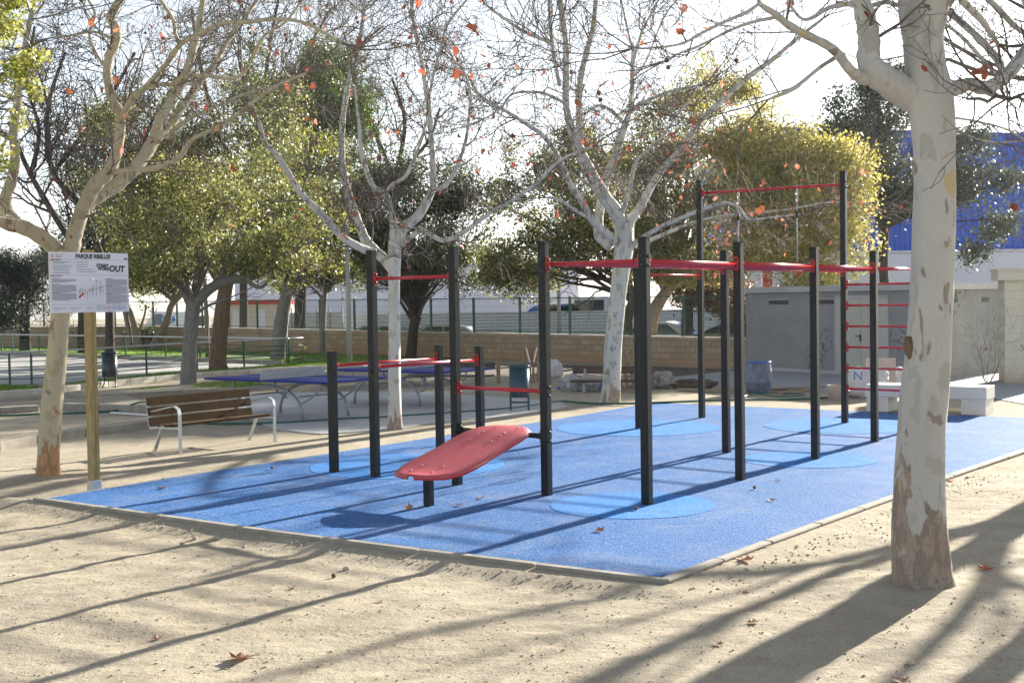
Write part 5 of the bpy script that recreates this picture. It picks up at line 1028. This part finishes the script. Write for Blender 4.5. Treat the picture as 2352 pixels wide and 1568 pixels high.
LT('evergreen_tree', G(1503, 838), [(1500, 842, .26, 43), (1492, 800, .23, 43), (1495, 740, .22, 43), (1510, 700, .22, 43), (1540, 660, .17, 43), (1580, 640, .12, 43)],
   [(1560, 520, 43.5, 1.8, 1.6, 1.6), (1650, 600, 43, 1.5, 1.5, .7), (1480, 600, 43, 1.2, 1.2, .8), (1600, 410, 44, 1.8, 1.7, 1.4), (1480, 420, 44, 1.3, 1.3, 1.6), (1540, 280, 44, 1.5, 1.4, 1.4), (1590, 210, 44.5, .9, .9, .8)], 25000, .085, M['leaf_mid'], M['bark_tan'],
   'tan-trunked evergreen with a broad sunlit crown right behind the front exercise post', 'evergreen tree', 'leafy evergreen trees around the park', 47, .24, 42, 28, .085, boost=.08)
LT('variegated_tree', P(1850, 700, 42)*np.array([1, 1, 0]), [(1850, 830, .26, 42), (1846, 760, .22, 42), (1840, 650, .2, 42), (1830, 560, .18, 41)],
   [(1860, 500, 40, 1.7, 1.7, 2.0), (1760, 470, 41, 1.9, 1.8, 1.7), (1800, 350, 41, 1.8, 1.7, 1.2), (1700, 330, 42, 1.5, 1.5, 1.3), (1650, 230, 42, 1.2, 1.2, 1.1), (1930, 560, 38.5, .8, .8, 1.1), (1880, 400, 40, 1.2, 1.2, 1.0), (1960, 450, 40, .45, .6, .7), (1890, 640, 36.5, .6, .6, .5), (1770, 570, 40, 1.3, 1.3, .5)], 58000, .08, M['leaf_gold'], M['bark_grey'],
   'large bright yellow-green tree whose crown hangs over the grey building', 'evergreen tree', 'leafy evergreen trees around the park', 48, .22, 44, 34, .08, boost=.1)
LT('holm_oak', P(2035, 700, 50)*np.array([1, 1, 0]), [(2040, 830, .24, 50), (2036, 700, .2, 50), (2030, 620, .18, 50), (2032, 540, .17, 50), (2040, 460, .14, 50)],
   [(1960, 330, 50, 1.5, 1.5, 1.6), (2040, 260, 50.5, 1.4, 1.4, 1.5), (2050, 400, 50, 1.3, 1.4, 1.4), (2220, 420, 50, 1.1, 1.2, .9), (2290, 510, 49.5, .8, .9, .7), (1960, 470, 50, .7, 1, .9), (2240, 580, 49, .5, .6, .5), (2230, 330, 51, .8, .9, .7), (2300, 400, 50, .7, .8, .5), (1915, 230, 50.5, .5, .6, .6)], 17000, .10, M['leaf_grey'], M['bark_dark'],
   'dark grey-green oak with an open crown against the blue warehouse', 'oak tree', None, 49, .26, 30, 34, .08, .6, dens=(2.4, 1.0))
LT('ivy_tree', P(690, 800, 58)*np.array([1, 1, 0]), [(690, 815, .3, 58), (690, 700, .26, 58), (700, 500, .22, 58), (720, 300, .15, 58)],
   [(720, 250, 58, 2.3, 2, 2.6), (800, 330, 58, 1.3, 1.4, 1.7), (640, 330, 58, 1.8, 1.7, 2.2), (760, 150, 58.5, 1.2, 1.2, 1.0), (830, 240, 58, .6, .8, .7), (600, 200, 58, 1.2, 1.2, 1.4), (700, 420, 58, 1.6, 1.5, 1.4)], 34000, .10, M['leaf_bright'], M['bark_dark'],
   'tall bright green ivy-clad tree behind the others left of centre', 'tree', None, 50, .28, 40, 22, .08)
LT('twin_trunk_tree', G(352, 801), [(350, 803, .22, 62), (362, 775, .19, 62), (385, 735, .17, 62), (395, 700, .15, 62), (430, 665, .10, 62)],
   [(330, 640, 62, 1.4, 1.4, .9), (400, 620, 62, 1.6, 1.4, 1.0), (300, 560, 62.5, 1.6, 1.5, 1.2), (440, 540, 62, 1.4, 1.4, 1.2), (360, 470, 63, 2.0, 1.6, 1.4), (350, 700, 61.5, .5, .6, .3)], 20000, .10, M['leaf_mid'], M['bark_tan'],
   'yellowish-green tree with slanting twin trunks near the corner of the far wall', 'evergreen tree', 'leafy evergreen trees around the park', 51, .28, 40, 20, .09)
t = [o for o in bpy.data.objects if 'slanting twin trunks' in o.get('label', '')][0]; m = MB()
for lm in ([(318, 800, .2, 61), (312, 760, .17, 61), (300, 720, .14, 61), (285, 690, .11, 61)], [(300, 799, .14, 61), (296, 760, .12, 61), (283, 700, .1, 61)], [(315, 770, .07, 61), (330, 730, .05, 61), (336, 700, .04, 61)]):
    q_, r_ = smooth_path([P(a[0], a[1], a[3])-np.array(t.location) for a in lm], [a[2] for a in lm], 4); m.tube(q_, r_, 9)
m.build('second_trunk', M['bark_tan'], t, True)
LT('ivy_trunk_tree', P(1578, 780, 52)*np.array([1, 1, 0]), [(1580, 830, .3, 52), (1578, 760, .24, 52), (1580, 700, .24, 52), (1590, 670, .3, 52)],
   [(1600, 660, 52, 1.3, 1.2, .5), (1660, 690, 52, .9, 1, .5), (1680, 740, 52, .5, .6, .45), (1560, 690, 52, .5, .5, .3)], 4500, .10, M['leaf_brown'], M['bark_dark'],
   'black trunk hung with browning creeper behind the fence by the white hatchback', 'tree', None, 52, .2, 25, 30, .035)
LT('dark_conifer', G(60, 806), [(58, 808, .3, 63), (58, 770, .26, 63), (58, 700, .2, 63)],
   [(30, 680, 63, 2.2, 1.8, 1.3), (-60, 650, 63, 2.4, 1.8, 1.9), (90, 640, 63.5, 1.7, 1.5, 1.1), (60, 730, 62.5, 1.8, 1.3, .6), (20, 610, 64, 1.5, 1.3, .7)], 38000, .11, M['leaf_conifer'], M['bark_dark'],
   'low spreading dark conifer behind the far railing at the left edge', 'conifer', None, 53, .3, 40, 16, .06, .25)
LT('olive_crown_tree', G(190, 806), [(190, 808, .22, 60), (190, 740, .2, 60), (200, 650, .17, 60)],
   [(210, 560, 60, 1.9, 1.6, 1.3), (260, 460, 60, 1.8, 1.6, 1.4), (200, 380, 60.5, 1.3, 1.3, 1.0), (270, 330, 60.5, 1.6, 1.4, 1.1), (150, 600, 60, 1.2, 1.2, .8), (330, 250, 60.5, 1.5, 1.4, 1.2), (380, 380, 60, 1.6, 1.4, 1.3), (240, 640, 59.5, 1.2, 1.2, .7)], 26000, .09, M['leaf_grey'], M['bark_dark'],
   'loose grey-green tree rising behind the notice board', 'evergreen tree', 'leafy evergreen trees around the park', 54, .3, 34, 22, .08)
# overhanging shrub near the camera at the upper left
LT('variegated_tree', np.array([-6.6, 13.2]), [(-330, 1180, .12, 13.2), (-320, 900, .11, 13.2), (-300, 600, .1, 13.2), (-260, 300, .08, 13.2)],
   [(-60, 70, 13.2, .62, .6, .75), (10, 140, 13.2, .36, .4, .55), (-40, 330, 13.2, .42, .4, .5), (55, 40, 13.2, .20, .25, .28), (-170, 200, 13.2, .8, .7, 1.2), (25, 260, 13.2, .12, .2, .25), (5, 400, 13.2, .08, .1, .16), (60, 110, 13.2, .2, .2, .25)], 9000, .042, M['leaf_yellow'], M['bark_grey'],
   'yellow-green variegated foliage hanging into the upper left corner close to the camera', 'evergreen tree', None, 55, .055, 26, 26, .02, boost=.12, dens=(1.6, 1.0))
# ---- bare trees behind
def bare_tree(name, base, trunk, limbs, label, seed, n, tl, bark, twm, cat='bare tree', lv=3, minr=.012):
    global RG
    RG = np.random.default_rng(seed); b = np.array([base[0], base[1], 0.]); t = empty(name, b, 0, label, cat); tm = MB(); tw = MB(); tips = []
    q_, r_ = smooth_path([P(a[0], a[1], a[3])-b for a in trunk], [a[2] for a in trunk], 5); tm.tube(q_, r_, 12)
    for lm in limbs:
        q_, r_ = smooth_path([P(a[0], a[1], a[3])-b for a in lm], [a[2] for a in lm], 5); tm.tube(q_, r_, 8)
        for k in range(n):
            i = RG.integers(3, len(q_)-1); di = q_[i+1]-q_[i]; di /= np.linalg.norm(di); grow(tw, q_[i], rot_about(di, rnd_perp(di), radians(RG.uniform(25, 70))), tl*RG.uniform(.7, 1.2), r_[i]*.5, lv, tips, .04, .28, (3, 5), 4, None, minr)
    tm.build('trunk', bark, t, True); tw.build('twigs', twm, t, True); return t
bare_tree('bare_tree', G(252, 815), [(252, 820, .22, 52), (252, 760, .18, 52), (250, 690, .17, 52), (240, 600, .16, 52)],
   [[(240, 610, .16, 52), (170, 560, .14, 52), (110, 470, .12, 52), (60, 380, .1, 52), (20, 280, .07, 52)], [(240, 610, .15, 52), (190, 480, .13, 52.5), (120, 390, .12, 53), (110, 250, .09, 53), (150, 120, .06, 53)], [(120, 400, .1, 53), (190, 310, .09, 52), (250, 230, .07, 52), (310, 120, .05, 52)],
    [(70, 400, .1, 52), (90, 300, .08, 51), (60, 180, .06, 51), (80, 60, .04, 51)], [(240, 600, .12, 52), (300, 450, .1, 52), (340, 300, .08, 52), (420, 160, .06, 52)]],
   'dark bare tree with a tangle of black twigs against the sky at the upper left', 61, 9, 2.4, M['bark_dark'], M['twig_dark'])
bare_tree('bare_tree', P(560, 800, 66)*np.array([1, 1, 0]), [(560, 812, .25, 66), (560, 600, .2, 66), (560, 400, .17, 66)],
   [[(560, 420, .14, 66), (500, 300, .12, 66), (460, 150, .1, 66), (440, 20, .07, 66)], [(560, 420, .14, 66), (600, 250, .12, 66), (620, 100, .09, 66), (640, 0, .06, 66)], [(560, 400, .12, 66), (700, 250, .1, 66), (800, 130, .08, 66), (880, 60, .05, 66)], [(600, 250, .1, 66), (700, 120, .08, 66), (760, 20, .05, 66)]],
   'tall bare tree with fine grey-brown twigs rising behind the green crowns left of centre', 62, 10, 2.8, M['bark_dark'], M['twig'], minr=.013)
bare_tree('bare_tree', P(900, 790, 60)*np.array([1, 1, 0]), [(905, 800, .2, 60), (905, 600, .16, 60), (910, 400, .14, 60)],
   [[(910, 420, .12, 60), (860, 300, .1, 60), (830, 200, .07, 60)], [(910, 400, .12, 60), (930, 280, .09, 60), (900, 180, .06, 60)], [(910, 400, .1, 60), (980, 330, .08, 60), (1010, 250, .05, 60)]],
   'bare brown-twigged tree showing above the round dark tree', 63, 6, 2.0, M['bark_dark'], M['twig'], minr=.011)
# thin stem beside the brown trunk
g = G(477, 823); t = empty('thin_tree', g, 0, 'thin bare stem standing just left of the rough brown trunk', 'young tree'); MB().tube([(0, 0, -.05), (.0, 0, 1.2), (-.05, 0, 3.2)], .085, 8).build('trunk', M['bark_tan'], t, True)
# ---- shrubs
def shrub(name, base, r, n, size, leafm, label, seed, cat='shrub', stems=10, stemr=.006, clump=.05, sq=(1, 1, .8), h=None):
    global RG
    RG = np.random.default_rng(seed); t = empty(name, base, 0, label, cat); m = MB(); tips = []
    for k in range(stems):
        a = RG.random()*6.28; grow(m, np.array([.04*cos(a), .04*sin(a), -.02]), np.array([cos(a)*.45, sin(a)*.45, 1.]), r*1.3, stemr, 2, tips, .05, .15, (2, 4), 3, None, .003)
    m.build('stems', M['twig'], t)
    if n:
        BL = [(0, 0, r*sq[2], r*sq[0], r*sq[1], r*sq[2])]; C, pts, cr, off = crown_pts(BL, n, clump, 20); pts[:, 2] = np.maximum(pts[:, 2], .02); quads_obj('foliage', leaf_quads(pts, size), 4, leafm, t, np.clip(RG.random(len(pts))+cr, 0, 1))
    return t
shrub('round_bush', G(335, 799.5), .9, 2600, .11, M['leaf_dark'], 'low dark green bush in the corner of the far wall', 71, clump=.12)
shrub('rose_bush', G(690, 836), .45, 160, .05, M['leaf_mid'], 'spindly rose bush by the end of the railing', 72, stems=9)
shrub('bare_shrub', G(2268, 880), .95, 60, .05, M['leaf_brown'], 'leafless brown shrub against the blue-grey wall at the right', 73, stems=8, stemr=.010)
# browning hedge showing over the roof of the grey building
RG = np.random.default_rng(74); t = empty('brown_hedge', P(1760, 700, 50)*np.array([1, 1, 0]), 0, 'browning creeper hedge showing just above the roof of the grey building', 'hedge'); c0 = P(1765, 655, 50)-np.array(t.location)
C, pts, cr, off = crown_pts([(c0[0], 0, c0[2]-.9, 1.5, .4, .95), (c0[0]-.9, 0, c0[2]-1.0, .8, .4, 1.0), (c0[0]+.8, 0, c0[2]-.95, .8, .4, .95)], 4200, .1, 20); quads_obj('foliage', leaf_quads(pts, .10), 4, M['leaf_brown'], t); m = MB()
for k in range(14): m.tube([(c0[0]-1.4+k*.2, 0, 0), (c0[0]-1.35+k*.2, .05, 1.0), (c0[0]-1.4+k*.2, 0, 1.8)], .02, 5)
m.build('stems', M['twig'], t)
# ---- grass blades, pebbles, leaf litter (uncountable)
def in_poly(x, y, poly):
    c = np.zeros(len(x), bool); n = len(poly)
    for i in range(n):
        (x1, y1), (x2, y2) = poly[i], poly[i-1]; k = ((y1 > y) != (y2 > y)) & (x < (x2-x1)*(y-y1)/((y2-y1)+1e-12)+x1); c ^= k
    return c
def scatter(poly, n):
    p = np.array(poly); lo, hi = p.min(0), p.max(0); x = RG.uniform(lo[0], hi[0], n); y = RG.uniform(lo[1], hi[1], n); k = in_poly(x, y, poly); return x[k], y[k]
RG = np.random.default_rng(80); B_all = []
for pl, n, h, cut in ((xy([(-120, 907), (0, 905), (50, 902), (90, 890), (0, 886.5), (-120, 888)]), 9000, .09, 0), (xy([(150, 891), (330, 877), (450, 867), (600, 854), (760, 846), (832, 841), (832, 831), (690, 833), (662, 839), (561, 848), (453, 853), (337, 865), (200, 878)]), 60000, .11, 0),
                   (xy([(0, 814), (154, 818), (300, 823), (450, 828), (640, 835), (700, 830), (840, 831), (1000, 829), (850, 818), (350, 802), (0, 799)]), 90000, .09, .42), (xy([(250, 905), (330, 899), (440, 889), (560, 890), (740, 868), (730, 862), (480, 878), (300, 893)]), 9000, .05, .5)):
    x, y = scatter(pl, n); v = vnoise(x*.8, y*.8, 90)+.5; k = v > cut; x, y = x[k], y[k]; m_ = len(x); a = RG.random(m_)*6.28; hh = h*RG.uniform(.4, 1.2, m_); ww = .012+.008*RG.random(m_)
    lx = RG.normal(size=m_)*.35*hh; ly = RG.normal(size=m_)*.35*hh
    B_all.append(np.stack([np.stack([x-ww*np.cos(a), y-ww*np.sin(a), np.zeros(m_)], 1), np.stack([x+ww*np.cos(a), y+ww*np.sin(a), np.zeros(m_)], 1), np.stack([x+lx, y+ly, hh], 1)], 1))
quads_obj('grass', np.concatenate(B_all), 3, M['grass'])['kind'] = 'stuff'
gz = lambda x, y: float(ground_z(np.array([x]), np.array([y]))[0])
def court_gap(x, y):
    al = x*cos(PSI)+y*sin(PSI); ac = -x*sin(PSI)+y*cos(PSI); return np.maximum.reduce([8.35-al, 4.65-ac, al-23.1, ac-13.0])
M['pebble'] = simple('pale_pebbles', (.44, .39, .30), .9, 0, .25, 3); pm = MB(); n_ = 0
ico = MB().ball((0, 0, 0), 1, 5); IV = np.array(ico.V); IF = ico.F
for k in range(3600):
    near_kerb = k < 600
    if near_kerb:
        if random.random() < .6: p = AL(8.36-abs(random.gauss(0, .14)), random.uniform(4.7, 13))
        else: p = AL(random.uniform(8.5, 16), 4.55-abs(random.gauss(0, .14)))
        x, y = p[0], p[1]
    else: y = 5.8+11*random.random()**1.5; x = random.uniform(-.44, .44)*y
    if court_gap(np.array([x]), np.array([y]))[0] < .03: continue
    s = random.choice((.004, .005, .006, .007, .009)) * (1.35 if near_kerb else 1.0)
    if random.random() < .006: s *= 2.6
    sc = np.array([s*random.uniform(.8, 1.4), s*random.uniform(.8, 1.4), s*random.uniform(.5, .9)]); pm.add(IV*sc+np.array([x, y, gz(x, y)+s*.3]), IF)
pm.build('pebbles', M['pebble'])['kind'] = 'stuff'
RG = np.random.default_rng(81)
# tiny leaf scraps
n = 2000; y = 6+14*RG.random(n)**1.3; x = RG.uniform(-.43, .43, n)*y; zc = ground_z(x, y); ins = court_gap(x, y) < 0.02; keep = ~ins | (RG.random(n) < .25); x, y, zc, ins = x[keep], y[keep], zc[keep], ins[keep]; zc = np.where(ins, .012, zc)+.012
q = leaf_quads(np.stack([x, y, zc], 1), .022, .5); q[:, :, 2] = zc[:, None]+(q[:, :, 2]-zc[:, None])*.4; quads_obj('leaf_litter', q, 4, M['leaf_dry'])['kind'] = 'stuff'
# ---- fallen plane leaves, one object each
def fallen(px, py, s, label, on=0, curl=.35, rot=None, mat='leaf_dry', stand=0.0):
    z = .014 if on else None
    g_ = G(px, py, .014 if on else -.05); z0 = .014 if on else gz(g_[0], g_[1])+.004
    a = random.uniform(0, 6.28) if rot is None else rot; V = []
    V.append((0, 0, .0))
    for u, v in LOBE: V.append((u*s, v*s, s*curl*(u*u*1.6+.6*max(0, v)**2)*random.uniform(.6, 1.3)+.002))
    V.append((.03*s, -1.0*s, .012)); F = [(0, k, k % 12+1) for k in range(1, 13)]+[(1, 13, 2)]
    o = mesh_obj('fallen_leaf', V, F, M[mat], None, False, [random.random()]*len(F)); o.location = (g_[0], g_[1], z0); o.rotation_euler = (stand, random.uniform(-.15, .15), a)
    return tag(o, label, 'fallen leaf', 'fallen plane leaves')
FL = [(372, 1121, .17, 'dry leaf on the blue surface near the left corner of the court', 1, 'leaf_dry'), (1054, 1160, .13, 'cupped brown leaf on the blue surface right of the red board foot', 1, 'leaf_dry'), (1103, 1144, .13, 'flat brown leaf on the blue surface below the red board', 1, 'leaf_dry'),
      (940, 1168, .15, 'curled brown leaf standing upright just left of the red board foot', 1, 'leaf_dry'), (1376, 1219, .16, 'pale curled leaf on the blue surface in front of the light blue circle', 1, 'leaf_dry'), (1772, 1149, .14, 'pale curled leaf on the blue surface between two posts at the right', 1, 'leaf_dry'), (1788, 1103, .10, 'small pale leaf on the blue surface right of the second front post', 1, 'leaf_dry'),
      (1965, 1186, .14, 'curled leaf caught on the right kerb of the court', 0, 'leaf_dry'), (1712, 1300, .20, 'large pale leaf on the sand outside the near right kerb', 0, 'leaf_dry'), (1712, 1363, .09, 'small brown leaf in the tree shadow below the kerb corner', 0, 'leaf_dry'), (2265, 1306, .19, 'red-brown leaf on the sand right of the big near tree', 0, 'leaf_red'),
      (1730, 1431, .12, 'pale leaf beside the edge of the big trunk shadow', 0, 'leaf_dry'), (552, 1512, .22, 'large brown leaf lying flat near the bottom edge of the picture', 0, 'leaf_dry'), (1650, 1478, .10, 'small pale leaf inside the big trunk shadow', 0, 'leaf_dry'), (2068, 1562, .15, 'pale leaf at the bottom edge towards the right', 0, 'leaf_dry'),
      (360, 1465, .12, 'brown leaf on the sand at the lower left', 0, 'leaf_dry'), (455, 978, .1, 'small leaf by the foot of the timber bench', 0, 'leaf_dry'), (395, 1102, .10, 'brown leaf on the sand beside the far left kerb', 0, 'leaf_dry'), (1600, 1280, .08, 'little leaf on the sand by the kerb corner', 0, 'leaf_dry'), (2185, 1112, .12, 'reddish leaf leaning on the right kerb behind the near tree', 0, 'leaf_red'), (668, 1352, .09, 'small leaf between two post shadows on the sand', 0, 'leaf_dry'), (870, 1383, .08, 'small leaf on the sand midway along the lowest post shadow', 0, 'leaf_dry')]
for px, py, s, lb, on, mt in FL: fallen(px, py, s*.68, lb, on, .5, None, mt, 1.1 if 'standing upright' in lb else 0.0)
for px, py, on, lb in ((625, 1074, 1, 'brown seed ball on the blue surface near the left side of the court'), (1461, 1167, 1, 'brown seed ball beside the front post on the light blue circle'), (766, 1302, 0, 'brown seed ball on the sand left of a pale stone'), (1733, 1119, 1, 'tiny seed ball on the blue surface behind the near posts')):
    g_ = G(px, py, .03); tag(MB().ball((0, 0, 0), .02, 10).build('seed_ball', M['seed'], None, True), lb, 'seed ball', 'seed balls on the ground').location = (g_[0], g_[1], .032 if on else gz(g_[0], g_[1])+.015)
for px, py, r, lb in ((795, 1300, .028, 'rounded pale stone on the sand right of a seed ball'), (500, 1234, .026, 'pale stone near the front kerb, one of a short row'), (560, 1250, .022, 'pale stone right of the short row by the front kerb'), (418, 1246, .024, 'pale stone on the open sand left of the row by the kerb'), (447, 1158+75, .022, 'pale stone at the left end of the row by the front kerb'), (965, 1272, .022, 'pale stone at the foot of the front kerb near its middle')):
    g_ = G(px, py, -.03); m = MB(); m.ball((0, 0, 0), r, 9, (1.2, .9, .75)); o = tag(m.build('stone', M['pebble'], None, True), lb, 'stone', 'loose stones by the kerb'); o.location = (g_[0], g_[1], gz(g_[0], g_[1])+r*.5); o.rotation_euler = (0, 0, random.random()*6)
hz = MB().box(-172, 172, -66, 258, -1.5, 34).build('haze', bpy.data.materials.new('haze')); hz['kind'] = 'stuff'; hm = hz.data.materials[0]; hm.use_nodes = True; ht = hm.node_tree; ht.nodes.remove(ht.nodes['Principled BSDF'])
pv = ht.nodes.new('ShaderNodeVolumePrincipled'); pv.inputs['Color'].default_value = (.93, .95, 1, 1); pv.inputs['Density'].default_value = .0002; pv.inputs['Anisotropy'].default_value = .45; ht.links.new(pv.outputs[0], ht.nodes['Material Output'].inputs['Volume'])
# hide nothing, delete nothing: end of scene
